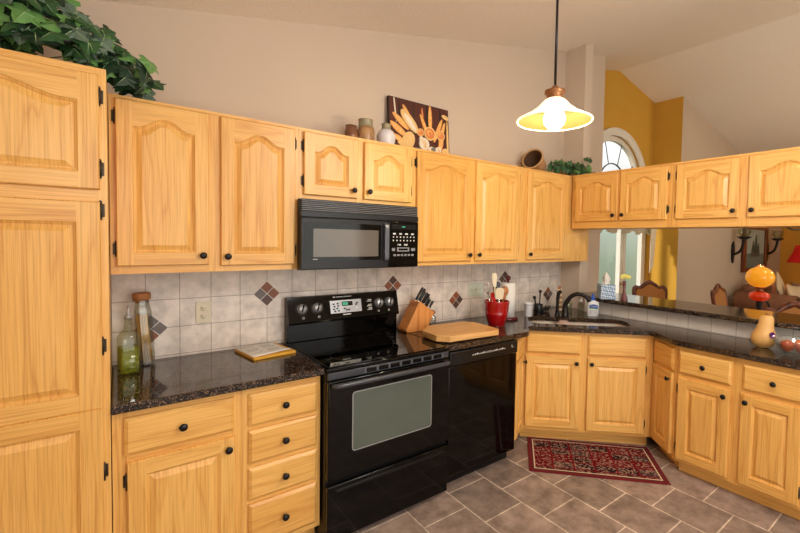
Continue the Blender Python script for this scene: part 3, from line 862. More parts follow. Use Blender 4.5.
# ------------------------------------------------------------------ range
RY = -0.655
t = thing('kitchen_range', 'black freestanding electric range with glass cooktop under the microwave', 'range', (0.0, 0.0, 0.0))
m = mb('black_body'); m.box(0.002, 0.763, RY+0.002, -0.012, 0.02, 0.893); m.build('body', None, t)
for x in (0.05, 0.715):
    for y in (-0.60, -0.08): mb('black_body').lathe([(0.022, 0), (0.022, 0.006), (0.012, 0.008), (0.012, 0.03)], (x, y, 0), 12).build('leg', None, t)
m = mb('black_gloss'); m.box(-0.002, 0.766, RY-0.022, -0.07, 0.894, 0.912, 0.004); ct = m.build('cooktop', None, t)
m = mb('black_glass'); m.box(0.014, 0.750, RY-0.004, -0.085, 0.9125, 0.9165, 0.0015); gl = m.build('glass_surface', None, ct)
for x, y, r in ((0.20, -0.50, 0.105), (0.565, -0.50, 0.08), (0.20, -0.24, 0.08), (0.565, -0.24, 0.105)):
    m = mb('charcoal_trim'); n = 48
    a = [m.v((x+r*math.cos(2*PI*k/n), y+r*math.sin(2*PI*k/n), 0.9168)) for k in range(n)]
    b = [m.v((x+(r-0.002)*math.cos(2*PI*k/n), y+(r-0.002)*math.sin(2*PI*k/n), 0.9168)) for k in range(n)]
    for k in range(n): m.face([a[k], a[(k+1) % n], b[(k+1) % n], b[k]])
    m.build('burner_ring', None, ct)
# backguard: lower glass back, slanted control panel
m = mb('black_gloss')
m.prism([(-0.012, 0.9125), (-0.012, 1.186), (-0.045, 1.192), (-0.062, 1.188), (-0.100, 1.040), (-0.096, 1.028), (-0.068, 1.022), (-0.068, 0.9125)], -0.002, 0.764, 'x', 0.003)
bg = m.build('backguard', None, t)
# panel plane: from (y=-0.062,z=1.188) to (y=-0.100,z=1.040)
PA = Vector((0, -0.062, 1.188)); PBv = Vector((0, -0.100, 1.040)); PD = (PA-PBv).normalized(); PN = Vector((0, -PD.z, PD.y))
ang = math.atan2(PD.y, PD.z)
def pp(x, s, out=0.0):
    q = PBv + PD*s + PN*out; return Vector((x, q.y, q.z))
def panel_box(m, x0, x1, s0, s1, o0, o1):
    vs = [m.v(pp(x, s, o)) for o in (o0, o1) for s in (s0, s1) for x in (x0, x1)]
    for q in ((0, 2, 3, 1), (4, 5, 7, 6), (0, 1, 5, 4), (2, 6, 7, 3), (0, 4, 6, 2), (1, 3, 7, 5)): m.face([vs[i] for i in q])
    return m
m = mb('silver'); panel_box(m, 0.262, 0.478, 0.036, 0.118, 0.0005, 0.0035)
m.use('charcoal_trim')
for x, s in ((0.285, 0.095), (0.312, 0.097), (0.290, 0.079), (0.315, 0.082), (0.285, 0.062), (0.308, 0.066), (0.292, 0.048), (0.316, 0.050), (0.358, 0.062), (0.372, 0.052), (0.388, 0.052), (0.440, 0.084), (0.448, 0.094)):
    panel_box(m, x-0.007, x+0.007, s-0.005, s+0.005, 0.0035, 0.0045)
m.use('print_white'); panel_box(m, 0.336, 0.420, 0.074, 0.112, 0.0035, 0.0042); panel_box(m, 0.435, 0.450, 0.060, 0.066, 0.0035, 0.0042)
cp = m.build('control_panel', None, bg)
m = mb('display_dark'); panel_box(m, 0.340, 0.416, 0.078, 0.108, 0.0042, 0.0052); m.use('display_green')
for k in range(4):
    x = 0.346+0.0095*k
    panel_box(m, x, x+0.0015, 0.085, 0.102, 0.0052, 0.0056); panel_box(m, x+0.0055, x+0.007, 0.085, 0.102, 0.0052, 0.0056)
    panel_box(m, x, x+0.007, 0.1005, 0.102, 0.0052, 0.0056); panel_box(m, x, x+0.007, 0.085, 0.0865, 0.0052, 0.0056)
m.build('clock_display', None, bg)
m = mb('print_white'); panel_box(m, 0.287, 0.300, 0.137, 0.1435, 0.0002, 0.0008)
for k in range(14): panel_box(m, 0.306+0.0078*k, 0.311+0.0078*k, 0.138, 0.1425, 0.0002, 0.0008)
panel_box(m, 0.345, 0.400, 0.021, 0.028, 0.0002, 0.0008)
for x in (0.088, 0.186, 0.604, 0.684):
    panel_box(m, x-0.006, x+0.006, 0.020, 0.022, 0.0002, 0.0008); panel_box(m, x-0.006, x+0.006, 0.030, 0.032, 0.0002, 0.0008)
    panel_box(m, x-0.006, x-0.004, 0.020, 0.032, 0.0002, 0.0008); panel_box(m, x+0.004, x+0.006, 0.020, 0.032, 0.0002, 0.0008)
for k, s in enumerate((0.105, 0.095, 0.073, 0.063, 0.050, 0.040)): panel_box(m, 0.530-0.010*(k % 2), 0.556, s, s+0.004, 0.0002, 0.0008)
m.build('panel_print', None, bg)
for x in (0.082, 0.178, 0.610, 0.692):
    m = mb('print_grey'); n = 28
    for k in range(22):        # tick ring
        a = math.radians(-220+k*260/21); c = pp(x, 0.083)
        p = c + Vector((1, 0, 0))*0.034*math.cos(a) + PD*0.034*math.sin(a) + PN*0.001
        q = c + Vector((1, 0, 0))*0.038*math.cos(a) + PD*0.038*math.sin(a) + PN*0.001
        m.tube([p, q], 0.0013, 5)
    m.use('silver'); m.lathe([(0.030, 0.0005), (0.030, 0.003), (0.027, 0.005), (0.025, 0.020), (0.022, 0.024), (0, 0.025)], pp(x, 0.083), 28, PN)
    m.use('black_gloss'); c = pp(x, 0.083, 0.024); dv = (Vector((1, 0, 0))*0.35+PD).normalized()
    m.tube([c-dv*0.022, c+dv*0.022], 0.0055, 8)
    m.build('knob', None, bg)
# front: vent strip, door, drawer
m = mb('vent_grey'); m.box(0.006, 0.760, RY-0.020, RY, 0.852, 0.890, 0.004); m.use('black_gloss')
for k in range(7): m.box(0.215+0.072*k, 0.271+0.072*k, RY-0.0215, RY-0.019, 0.861, 0.881)
m.use('grey_trim')
for k in range(8): m.box(0.203+0.072*k, 0.213+0.072*k, RY-0.0213, RY-0.019, 0.859, 0.883)
m.build('vent_strip', None, t)
m = mb('black_gloss'); m.box(0.004, 0.761, RY-0.028, RY+0.001, 0.345, 0.848, 0.006); od = m.build('oven_door', None, t)
def rr_xz(x0, x1, z0, z1, r, n=5):
    return [(p[0], p[1]) for p in rrect(x0, x1, z0, z1, r, n)]
m = mb('silver')
i0 = rr_xz(0.132, 0.632, 0.468, 0.776, 0.018); i1 = rr_xz(0.137, 0.627, 0.473, 0.771, 0.015)
a = [m.v((x, RY-0.0295, z)) for x, z in i0]; b = [m.v((x, RY-0.0295, z)) for x, z in i1]; c = [m.v((x, RY-0.0275, z)) for x, z in i0]
for k in range(len(a)): m.face([a[k], a[(k+1) % len(a)], b[(k+1) % len(a)], b[k]]); m.face([a[k], c[k], c[(k+1) % len(a)], a[(k+1) % len(a)]])
m.build('window_trim', None, od)
m = mb('oven_glass'); m.prism(i1, RY-0.0293, RY-0.0275, 'y'); m.build('window', None, od)
m = mb('vent_grey')
m.tube(smooth([(0.030, RY-0.028, 0.826), (0.034, RY-0.060, 0.832), (0.10, RY-0.070, 0.834), (0.38, RY-0.072, 0.834), (0.665, RY-0.070, 0.834), (0.728, RY-0.060, 0.832), (0.732, RY-0.028, 0.826)], 5), 0.013, 12); m.build('handle', None, od)
m = mb('black_gloss'); m.box(0.004, 0.761, RY-0.026, RY+0.001, 0.035, 0.318, 0.005)
m.use('black_body'); m.box(0.05, 0.715, RY-0.031, RY-0.025, 0.282, 0.296, 0.002); m.build('storage_drawer', None, t)

# ------------------------------------------------------------------ microwave
MX0, MX1, MZ0, MZ1, MY = -0.034, 0.7175, 1.380, 1.7655, -0.372
t = thing('microwave_oven', 'black over-the-range microwave with a vented top strip', 'microwave', (0, 0, 0))
m = mb('black_body'); m.box(MX0, -0.0205, MY, -0.3385, MZ0, MZ1); m.box(-0.020, MX1, MY, -0.0135, MZ0, MZ1); m.build('body', None, t)
m = mb('louver')
for k in range(6): 
    z = 1.703+0.0102*k; m.box(MX0+0.006, MX1-0.004, MY-0.020, MY-0.001, z, z+0.0052, 0.001)
m.use('black_gloss'); m.box(MX0+0.006, MX1-0.004, MY-0.010, MY-0.0005, 1.700, 1.7645)
m.use('charcoal_trim'); m.box(MX0, MX1, MY-0.022, MY-0.0005, 1.668, 1.700, 0.003)
m.build('vent_grille', None, t)
m = mb('charcoal_trim'); m.box(MX0, 0.500, MY-0.024, MY-0.0005, MZ0+0.004, 1.664, 0.004); md = m.build('door', None, t)
m = mb('black_gloss'); m.prism(rr_xz(-0.018, 0.446, 1.432, 1.640, 0.006), MY-0.0255, MY-0.0235, 'y'); fr_ = m.build('door_glass', None, md)
m = mb('mw_glass'); m.prism(rr_xz(0.032, 0.428, 1.452, 1.606, 0.004), MY-0.0263, MY-0.0250, 'y'); m.build('window', None, md)
m = mb('print_white'); m.box(0.030, 0.056, MY-0.0262, MY-0.0250, 1.438, 1.441); m.build('badge', None, md)
m = mb('grey_trim'); m.prism([(MY-0.0235, 1.420), (MY-0.046, 1.430), (MY-0.050, 1.445), (MY-0.050, 1.625), (MY-0.046, 1.640), (MY-0.0235, 1.652)], 0.462, 0.490, 'x', 0.003); m.build('handle', None, md)
m = mb('black_gloss'); m.box(0.503, MX1, MY-0.022, MY-0.0005, MZ0+0.004, 1.664, 0.004); kp = m.build('keypad', None, t)
def keyb(m, x0, x1, z0, z1, d=0.0006): m.box(x0, x1, MY-0.022-d, MY-0.0215, z0, z1)
m = mb('display_dark'); keyb(m, 0.522, 0.700, 1.618, 1.648); m.use('display_green'); keyb(m, 0.595, 0.617, 1.632, 1.635, 0.001); m.build('display', None, kp)
m = mb('print_white')
for k in range(4): keyb(m, 0.530+0.044*k, 0.550+0.044*k, 1.585, 1.594)
for r in (1.566, 1.544):
    for k in range(7): keyb(m, 0.530+0.025*k, 0.538+0.025*k, r, r+0.008)
for x in (0.565, 0.585, 0.612, 0.632): keyb(m, x, x+0.003, 1.516, 1.528)
for x in (0.573, 0.620): keyb(m, x, x+0.010, 1.518, 1.526)
m.use('print_grey'); keyb(m, 0.524, 0.546, 1.483, 1.502); keyb(m, 0.664, 0.694, 1.483, 1.502); keyb(m, 0.560, 0.650, 1.480, 1.506)
m.use('black_gloss'); keyb(m, 0.572, 0.638, 1.487, 1.499, 0.0012)
m.use('print_grey')
for k in range(6): keyb(m, 0.535+0.026*k, 0.553+0.026*k, 1.452, 1.464)
m.build('buttons', None, kp)
m = mb('grey_trim'); m.box(0.10, 0.58, -0.30, -0.12, MZ0-0.004, MZ0-0.0005); m.build('grease_filter', None, t)

# ------------------------------------------------------------------ dishwasher
t = thing('dishwasher', 'black built-in dishwasher right of the range', 'dishwasher', (0.79, 0, 0))
m = mb('black_body'); m.box(-0.014, 0.604, -0.60, -0.03, 0.10, 0.875); m.box(0.02, 0.585, -0.55, -0.52, 0.0, 0.10); m.build('body', None, t)
m = mb('black_gloss'); m.box(0.002, 0.608, -0.640, -0.601, 0.085, 0.775, 0.005); m.build('door', None, t)
m = mb('black_body'); m.box(0.002, 0.608, -0.650, -0.601, 0.779, 0.868, 0.006); cp = m.build('control_strip', None, t)
m = mb('print_white'); m.box(0.040, 0.062, -0.6508, -0.6495, 0.808, 0.832)
for k in range(16): m.box(0.185+0.019*k, 0.197+0.019*k, -0.6508, -0.6495, 0.824, 0.8285+0.003*(k % 3))
m.box(0.545, 0.550, -0.6508, -0.6495, 0.824, 0.842); m.box(0.545, 0.565, -0.6508, -0.6495, 0.824, 0.827)
m.use('print_grey'); m.box(0.30, 0.345, -0.6508, -0.6495, 0.822, 0.834)
m.build('panel_print', None, cp)
m = mb('charcoal_trim'); m.box(0.022, 0.130, -0.6515, -0.6495, 0.795, 0.846, 0.0008); m.build('latch', None, cp)
m = mb('black_body'); m.box(0.0, 0.60, -0.575, -0.555, 0.0, 0.082); m.build('toe_kick', None, t)

# ------------------------------------------------------------------ plates on the splashback
def plate(label, x, z, w, h, mat, kind):
    t = thing('electrical_outlet' if kind == 'outlet' else 'switch_plate', label, 'outlet' if kind == 'outlet' else 'switch', (x, -0.0092, z))
    m = mb(mat); m.box(-w/2, w/2, -0.006, 0, -h/2, h/2, 0.002); m.build('cover_plate', None, t)
    if kind == 'outlet':
        for dz in (-0.021, 0.021):
            m = mb(mat); m.lathe([(0.0165, 0), (0.0165, 0.0035), (0.015, 0.0045), (0, 0.0045)], (0, -0.005, dz), 20, (0, -1, 0))
            m.use('slot_dark'); m.box(-0.008, -0.0055, -0.0102, -0.009, dz-0.001, dz+0.008); m.box(0.0055, 0.008, -0.0102, -0.009, dz-0.001, dz+0.006)
            m.ball((0, -0.0095, dz-0.008), 0.0025, seg=8, rings=6); m.build('socket', None, t)
    else:
        for k in (-1, 0, 1):
            m = mb(mat); m.box(0.046*k-0.005, 0.046*k+0.005, -0.014, -0.006, -0.012, 0.012, 0.002); m.build('toggle', None, t)
plate('ivory double wall outlet on the tiles left of the range', -0.432, 1.139, 0.074, 0.116, 'ivory_plate', 'outlet')
plate('wide pale wall plate on the tiles left of the red crock', 1.568, 1.148, 0.165, 0.118, 'sage_plate', 'switch')

# ------------------------------------------------------------------ left worktop
TZ = CT1 + 0.0005
t = thing('oil_bottle', 'square glass bottle half full of olive oil with metal pourer', 'bottle', (-0.764, -0.205, TZ), 0.25)
def sq_rings(m, rings):
    prev = None
    for h, z, r in rings:
        cur = [m.v((x, y, z)) for x, y in rrect(-h, h, -h, h, r, 4)]
        if prev is None: m.face(cur[::-1])
        else:
            for k in range(len(cur)): m.face([prev[k], prev[(k+1) % len(cur)], cur[(k+1) % len(cur)], cur[k]], True)
        prev = cur
    m.face(prev)
m = mb('glass_smoke'); sq_rings(m, [(0.034, 0, 0.008), (0.037, 0.004, 0.009), (0.037, 0.168, 0.009), (0.030, 0.186, 0.014), (0.016, 0.205, 0.0155), (0.0135, 0.245, 0.0134), (0.0160, 0.248, 0.0155), (0.0160, 0.256, 0.0155)])
m.build('glass_body', None, t)
m = mb('olive_oil'); sq_rings(m, [(0.032, 0.006, 0.007), (0.0345, 0.010, 0.008), (0.0345, 0.125, 0.008)]); m.build('oil', None, t)
m = mb('silver'); m.lathe([(0.011, 0.250), (0.0165, 0.257), (0.0165, 0.264), (0.008, 0.270), (0.005, 0.285), (0.0045, 0.312), (0, 0.312)], (0, 0, 0), 16); m.build('pourer', None, t)
t = thing('pasta_jar', 'tall glass spaghetti jar with cork lid in the counter corner', 'jar', (-0.690, -0.090, TZ+0.003))
t.rotation_euler = (0, -0.055, 0)
m = mb('glass'); oc = lambda r, z: [m.v((r*math.cos(PI/8+PI*k/4), r*math.sin(PI/8+PI*k/4), z)) for k in range(8)]
prev = None
for r, z in ((0.036, 0), (0.038, 0.004), (0.038, 0.265), (0.034, 0.285), (0.031, 0.298), (0.031, 0.318), (0.029, 0.318), (0.029, 0.298), (0.032, 0.283), (0.036, 0.262), (0.036, 0.008)):
    cur = oc(r, z)
    if prev is None: m.face(cur[::-1])
    else:
        for k in range(8): m.face([prev[k], prev[(k+1) % 8], cur[(k+1) % 8], cur[k]])
    prev = cur
m.face(prev); m.build('glass_body', None, t)
m = mb('cork'); m.lathe([(0.026, 0.305), (0.028, 0.319), (0.037, 0.320), (0.038, 0.350), (0.034, 0.354), (0, 0.354)], (0, 0, 0), 20); m.build('lid', None, t)
m = mb('pasta')
for k in range(90):
    a = random.random()*2*PI; r = 0.023*math.sqrt(random.random()); r2 = 0.023*math.sqrt(random.random()); b = a+random.uniform(-.5, .5)
    m.tube([(0.004+r*math.cos(a), r*math.sin(a), 0.010), (-0.006+r2*math.cos(b), r2*math.sin(b), random.uniform(0.225, 0.250))], 0.0019, 5)
o = m.build('spaghetti', None, None, (-0.690, -0.090, TZ+0.003)); o.rotation_euler = (0, -0.055, 0); tag(o, 'dry yellow spaghetti standing inside the tall corked jar', 'pasta'); o['kind'] = 'stuff'
# note pad: yellow folder with loose printed pages on top
t = thing('recipe_folder', 'yellow folder with printed pages lying on the counter beside the range', 'folder', (-0.158, -0.185, TZ), 0.16)
m = mb('yellow_card'); m.box(-0.115, 0.115, -0.128, 0.128, 0, 0.014, 0.002); m.build('folder', None, t)
m = mb('paper'); nx, ny = 10, 10; g = []
for i in range(nx+1):
    row = []
    for j in range(ny+1):
        x = -0.112+0.206*i/nx; y = -0.112+0.238*j/ny
        z = 0.0165+0.003*math.sin(PI*i/nx)+0.009*max(0, 1-j/3)*max(0, (i-4)/6)
        row.append(m.v((x, y, z)))
    g.append(row)
for i in range(nx):
    for j in range(ny): m.face([g[i][j], g[i+1][j], g[i+1][j+1], g[i][j+1]], True)
pg = m.build('pages', None, t); s = pg.modifiers.new('thick', 'SOLIDIFY'); s.thickness = 0.0025; s.offset = -1
m = mb('paper_print')
for k in range(9):
    for x0, x1 in ((-0.095, -0.015), (0.0, 0.075)):
        if (k*7+int(x0*100)) % 5 == 0: continue
        y = 0.105-0.019*k; x1b = x1-0.01*(k % 3)
        zz = lambda x: 0.0170+0.003*math.sin(PI*(x+0.112)/0.206)
        a = [m.v((x0+(x1b-x0)*q/4, y, zz(x0+(x1b-x0)*q/4))) for q in range(5)]; b = [m.v((x0+(x1b-x0)*q/4, y-0.006, zz(x0+(x1b-x0)*q/4))) for q in range(5)]
        for q in range(4): m.face([a[q], b[q], b[q+1], a[q+1]])
m.build('printed_lines', None, pg)

# ------------------------------------------------------------------ right worktop
t = thing('knife_block', 'leaning wooden knife block right of the range', 'knife block', (0.846, -0.162, TZ))
blk = [(-0.085, 0.0), (0.075, 0.0), (0.138, 0.118), (0.010, 0.212), (-0.140, 0.030), (-0.130, 0.012)]
m = mb('block_wood'); m.prism([(-0.075, 0.0), (0.075, 0.0), (0.140, 0.122), (0.012, 0.212), (-0.096, 0.018), (-0.086, 0.0)], -0.055, 0.055, 'y', 0.003); m.build('block', None, t)
ax = Vector((0.128, 0, -0.090)).normalized(); up = Vector((0.575, 0, 0.818)).normalized()
KN = [(0.022, 0.030, 0.145), (0.022, -0.005, 0.135), (0.055, 0.030, 0.13), (0.055, -0.005, 0.12), (0.055, -0.036, 0.11), (0.090, 0.028, 0.105), (0.090, 0.0, 0.10), (0.118, 0.012, 0.092), (0.118, -0.028, 0.085)]
names_ = ['first', 'second', 'third']
rows = {0.022: 'top row', 0.055: 'second row', 0.090: 'third row', 0.118: 'lowest row'}
for s, y, ln in KN:
    b = Vector((0.846, -0.162, TZ)) + Vector((0.012, 0, 0.212)) + ax*s + Vector((0, y, 0)) + up*0.001
    side = 'nearest the wall' if y > 0.02 or (s == 0.118 and y > 0) else ('nearest the viewer' if y < -0.02 or s == 0.022 or (s == 0.090) else 'in the middle')
    k = thing('kitchen_knife', 'black-handled knife in the %s of the wooden block, %s' % (rows[s], side), 'knife', tuple(b), 0, 'knives in the wooden block')
    m = mb('black_body'); q = lambda f, w_: up*f*ln*0.82
    m.tube([up*0.012, up*0.02, up*ln*0.35, up*ln*0.7, up*ln*0.80], [0.007, 0.009, 0.008, 0.010, 0.007], 8); m.build('handle', None, k)
    m = mb('chrome'); m.tube([up*0.0, up*0.013], 0.0085, 8); m.build('bolster', None, k)
t = thing('cutting_board', 'thick butcher-block cutting board with cut corners above the dishwasher', 'cutting board', (1.005, -0.452, TZ), -0.06)
c = 0.06; hx, hy = 0.242, 0.176
m = mb('board_wood'); m.prism([(-hx+c, -hy), (hx-c*0.4, -hy), (hx, -hy+c*0.4), (hx, hy-c), (hx-c, hy), (-hx+c*2, hy), (-hx, hy-c*2), (-hx, -hy+c)], 0.008, 0.046, 'z', 0.003); m.build('board', None, t)
for x in (-0.17, 0.18):
    for y in (-0.12, 0.12): mb('black_body').lathe([(0.012, 0), (0.012, 0.0079)], (x, y, 0), 10).build('foot', None, t)
t = thing('spice_jar', 'small clear jar with a round wooden stopper behind the cutting board', 'jar', (1.072, -0.075, TZ))
m = mb('glass'); m.lathe([(0, 0.0), (0.030, 0), (0.032, 0.004), (0.032, 0.062), (0.022, 0.072), (0.020, 0.078), (0.018, 0.078), (0.020, 0.070), (0.029, 0.06), (0.029, 0.006), (0, 0.006)], (0, 0, 0), 20); m.build('glass_body', None, t)
m = mb('cork'); m.ball((0, 0, 0.094), 0.026, 0.026, 0.017, 16, 10); m.build('stopper', None, t)

CX, CY = 1.478, -0.352
t = thing('utensil_crock', 'glossy red crock full of cooking utensils behind the cutting board', 'crock', (CX, CY, TZ))
m = mb('red_ceramic'); m.lathe([(0, 0), (0.060, 0), (0.064, 0.004), (0.074, 0.04), (0.087, 0.085), (0.0885, 0.090), (0.0865, 0.094), (0.092, 0.12), (0.096, 0.165), (0.099, 0.180), (0.099, 0.187), (0.094, 0.187), (0.091, 0.165), (0.084, 0.10), (0.066, 0.03), (0, 0.012)], (0, 0, 0), 40); m.build('pot', None, t)
UG = 'utensils in the red crock'
def stick(name, label, cat, base, tip, head, mat, r=0.005, mat2=None):
    """a utensil whose handle runs from inside the crock to its head"""
    b = Vector((CX+base[0], CY+base[1], TZ+0.05)); e = Vector((CX+tip[0], CY+tip[1], TZ+tip[2])); d = (e-b)
    t = thing(name, label, cat, tuple(b), 0, UG)
    m = mb(mat); m.tube([Vector((0, 0, 0)), d*0.5, d], [r, r*0.9, r], 8); m.build('handle', None, t)
    n = d.normalized(); side = n.cross(Vector((0.55, 0.8, 0))).normalized(); fw = side.cross(n)
    m = mb(mat2 or mat)
    def pt(u, v, w=0): return d + side*u + n*v + fw*w
    if head[0] == 'flat':
        _, w0, w1, l = head
        pr = [(-w0, 0), (w0, 0), (w1, l*0.8), (w1*0.6, l), (-w1*0.6, l), (-w1, l*0.8)]
        a = [m.v(pt(u, v, 0.003)) for u, v in pr]; c = [m.v(pt(u, v, -0.003)) for u, v in pr]
        m.face(a); m.face(c[::-1])
        for k in range(6): m.face([a[k], c[k], c[(k+1) % 6], a[(k+1) % 6]])
    elif head[0] == 'spoon':
        _, w, l = head
        g = []
        for i in range(9):
            th = PI*i/8
            g.append([m.v(pt(w*math.sin(th)*math.cos(2*PI*k/14), l*(0.5-0.5*math.cos(th)), 0.012*math.sin(th)*math.sin(2*PI*k/14)*(1.3 if k > 7 else 0.35))) for k in range(14)])
        for a, c in zip(g, g[1:]):
            for k in range(14): m.face([a[k], a[(k+1) % 14], c[(k+1) % 14], c[k]], True)
    elif head[0] == 'whisk':
        _, w, l = head
        for q in range(6):
            a = PI*q/6; pts = []
            for i in range(17):
                s = i/16; ang_ = 2*PI*s-PI
                rr = w*math.sin(PI*s*2 if s <= 0.5 else PI*(1-s)*2) if False else w*math.sin(PI*min(s, 1-s)*2)*(1)
                hh = l*(math.sin(PI*s))
                sg = 1 if s <= 0.5 else -1
                wd = w*math.sin(PI*(1-abs(2*s-1)))*0.5*sg*1.6 if True else 0
                pts.append(d + n*hh + (side*math.cos(a)+fw*math.sin(a))*wd)
            m.tube(pts, 0.0011, 5, caps=False)
    elif head[0] == 'ball':
        m.ball(tuple(d+n*head[1]), head[1], seg=14, rings=8)
    m.build('head', None, t)
stick('spatula', 'cream spatula with a broad blade, tallest in the red crock', 'spatula', (0.01, 0.02), (0.005, 0.03, 0.29), ('flat', 0.012, 0.020, 0.105), 'cream_spatula', 0.006)
stick('spatula', 'pale wide scraper leaning over the front rim of the red crock', 'spatula', (0.0, -0.01), (-0.020, -0.045, 0.205), ('flat', 0.028, 0.034, 0.09), 'chrome', 0.006, 'cream_spatula')
stick('whisk', 'wire whisk sticking up at the left side of the red crock', 'whisk', (-0.03, 0.0), (-0.072, 0.02, 0.235), ('whisk', 0.034, 0.085), 'chrome', 0.006)
stick('cooking_spoon', 'large wooden spoon with a shiny bowl at the right of the red crock', 'spoon', (0.03, 0.0), (0.060, -0.015, 0.215), ('spoon', 0.028, 0.080), 'spoon_wood', 0.006)
stick('slotted_turner', 'black turner behind the wooden spoon in the red crock', 'turner', (0.02, 0.03), (0.048, 0.055, 0.235), ('flat', 0.02, 0.034, 0.09), 'black_body', 0.006)
stick('ladle', 'black ladle standing at the back right of the red crock', 'ladle', (0.05, 0.01), (0.088, 0.012, 0.235), ('spoon', 0.026, 0.055), 'black_body', 0.005)
stick('rubber_scraper', 'short red-handled scraper at the front left of the red crock', 'scraper', (-0.03, -0.02), (-0.060, -0.035, 0.175), ('flat', 0.010, 0.013, 0.045), 'red_plastic', 0.006)
stick('rubber_scraper', 'red-tipped scraper beside the whisk in the red crock', 'scraper', (-0.02, 0.02), (-0.035, 0.01, 0.20), ('flat', 0.012, 0.015, 0.05), 'print_white', 0.005, 'red_plastic')
stick('wooden_spoon', 'slim plain wooden spoon in the middle of the red crock', 'spoon', (0.02, -0.02), (0.034, -0.035, 0.19), ('spoon', 0.018, 0.05), 'spoon_wood', 0.005)

t = thing('paper_towel_holder', 'white paper towel roll on a dark upright holder behind the red crock', 'paper towels', (1.735, -0.225, TZ))
m = mb('dark_wine'); m.lathe([(0.082, 0), (0.085, 0.004), (0.083, 0.016), (0.070, 0.020), (0, 0.020)], (0, 0, 0), 32); m.build('base', None, t)
m = mb('dark_wine'); m.tube([(0, 0, 0.02), (0, 0, 0.325)], 0.008, 10); m.ball((0, 0, 0.338), 0.021, seg=16, rings=10); m.build('post', None, t)
m = mb('paper'); m.lathe([(0.018, 0.021), (0.058, 0.021), (0.058, 0.300), (0.018, 0.300), (0.018, 0.021)], (0, 0, 0), 36, cap=False); m.build('paper_roll', None, t)

t = thing('plastic_cup', 'small white cup standing at the left end of the sink', 'cup', (1.985, -0.232, TZ))
m = mb('cup_white'); m.lathe([(0, 0), (0.030, 0), (0.032, 0.003), (0.036, 0.10), (0.0385, 0.102), (0.0385, 0.116), (0.034, 0.118), (0.030, 0.10), (0.028, 0.006), (0, 0.006)], (0, 0, 0), 28); m.build('body', None, t)
m = mb('slot_dark'); m.lathe([(0.0368, 0.098), (0.0372, 0.103)], (0, 0, 0), 28, cap=False); m.build('band', None, t)
t = thing('brush_holder', 'small black holder for dish brushes behind the sink', 'holder', (2.165, -0.190, TZ))
m = mb('black_body'); m.lathe([(0, 0), (0.040, 0), (0.042, 0.004), (0.040, 0.08), (0.037, 0.085), (0.034, 0.08), (0.034, 0.008), (0, 0.008)], (0, 0, 0), 24); m.build('cup', None, t)
for lab, dx, dy, tx, ty, h, hd in (('tall black dish brush in the holder behind the sink', 0.010, 0.0, 0.038, 0.012, 0.165, 0.013), ('short black dish brush leaning left in the holder behind the sink', -0.010, 0.0, -0.040, 0.006, 0.115, 0.015)):
    b = (2.165+dx, -0.19+dy, TZ+0.0085); d = Vector((tx-dx, ty-dy, h))
    k = thing('dish_brush', lab, 'brush', b, 0, 'dish brushes')
    m = mb('black_body'); m.tube([Vector((0, 0, 0)), d*0.6, d], [0.005, 0.006, 0.007], 8); m.build('handle', None, k)
    m = mb('bronze_black'); m.lathe([(0, 0), (hd*0.7, 0.004), (hd, 0.022), (hd*0.8, 0.034), (0, 0.036)], d, 12, d.normalized()); m.build('brush_head', None, k)
t = thing('soap_dish', 'small dark wire soap dish right of the brush holder', 'soap dish', (2.315, -0.150, TZ))
m = mb('iron'); 
for r, z in ((0.050, 0.040), (0.035, 0.012)): m.tube([(r*math.cos(2*PI*k/20), r*0.7*math.sin(2*PI*k/20), z) for k in range(21)], 0.003, 6)
for k in range(8):
    a = 2*PI*k/8; m.tube([(0.028*math.cos(a), 0.02*math.sin(a), 0.003), (0.036*math.cos(a), 0.026*math.sin(a), 0.012), (0.052*math.cos(a), 0.036*math.sin(a), 0.044), (0.058*math.cos(a), 0.040*math.sin(a), 0.052)], 0.0028, 6)
m.build('wire_basket', None, t)
m = mb('black_body'); m.box(-0.026, 0.026, -0.016, 0.016, 0.014, 0.032, 0.007); m.build('sponge', None, t)
# decorative beaded bottle behind the faucet
t = thing('layered_bottle', 'slim bottle layered with cream and brown beans, left of the faucet', 'bottle', (2.392, -0.245, TZ))
m = mb('cream_cloth')
prof = [(0.030, 0), (0.032, 0.01)]
for k in range(9):
    z = 0.014+0.022*k; m.use(('cream_cloth', 'pot_brown')[k % 2]) if False else m.use('cream_cloth' if k % 2 == 0 else 'pot_tan')
    m.lathe([(0.024, z), (0.031-0.001*k, z+0.006), (0.031-0.001*k, z+0.016), (0.023, z+0.022)], (0, 0, 0), 18)
m.build('body', None, t)
m = mb('cork'); m.lathe([(0.014, 0.210), (0.014, 0.235), (0, 0.236)], (0, 0, 0), 14); m.build('stopper', None, t)
t = thing('glass_jar', 'small clear jar with a greenish lid behind the faucet arch', 'jar', (2.455, -0.300, TZ))
m = mb('glass_smoke'); m.lathe([(0, 0), (0.032, 0), (0.034, 0.004), (0.034, 0.085), (0.028, 0.095), (0.026, 0.095), (0.030, 0.083), (0.030, 0.006), (0, 0.006)], (0, 0, 0), 20); m.build('glass_body', None, t)
m = mb('pot_green'); m.lathe([(0.030, 0.0955), (0.030, 0.112), (0, 0.113)], (0, 0, 0), 20); m.build('lid', None, t)
t = thing('soap_dispenser', 'clear soap bottle with a pale pump under the faucet spout', 'soap dispenser', (2.470, -0.420, TZ))
m = mb('glass_smoke'); m.lathe([(0, 0), (0.026, 0), (0.028, 0.004), (0.028, 0.085), (0.012, 0.10), (0.012, 0.108), (0, 0.108)], (0, 0, 0), 20); m.build('bottle', None, t)
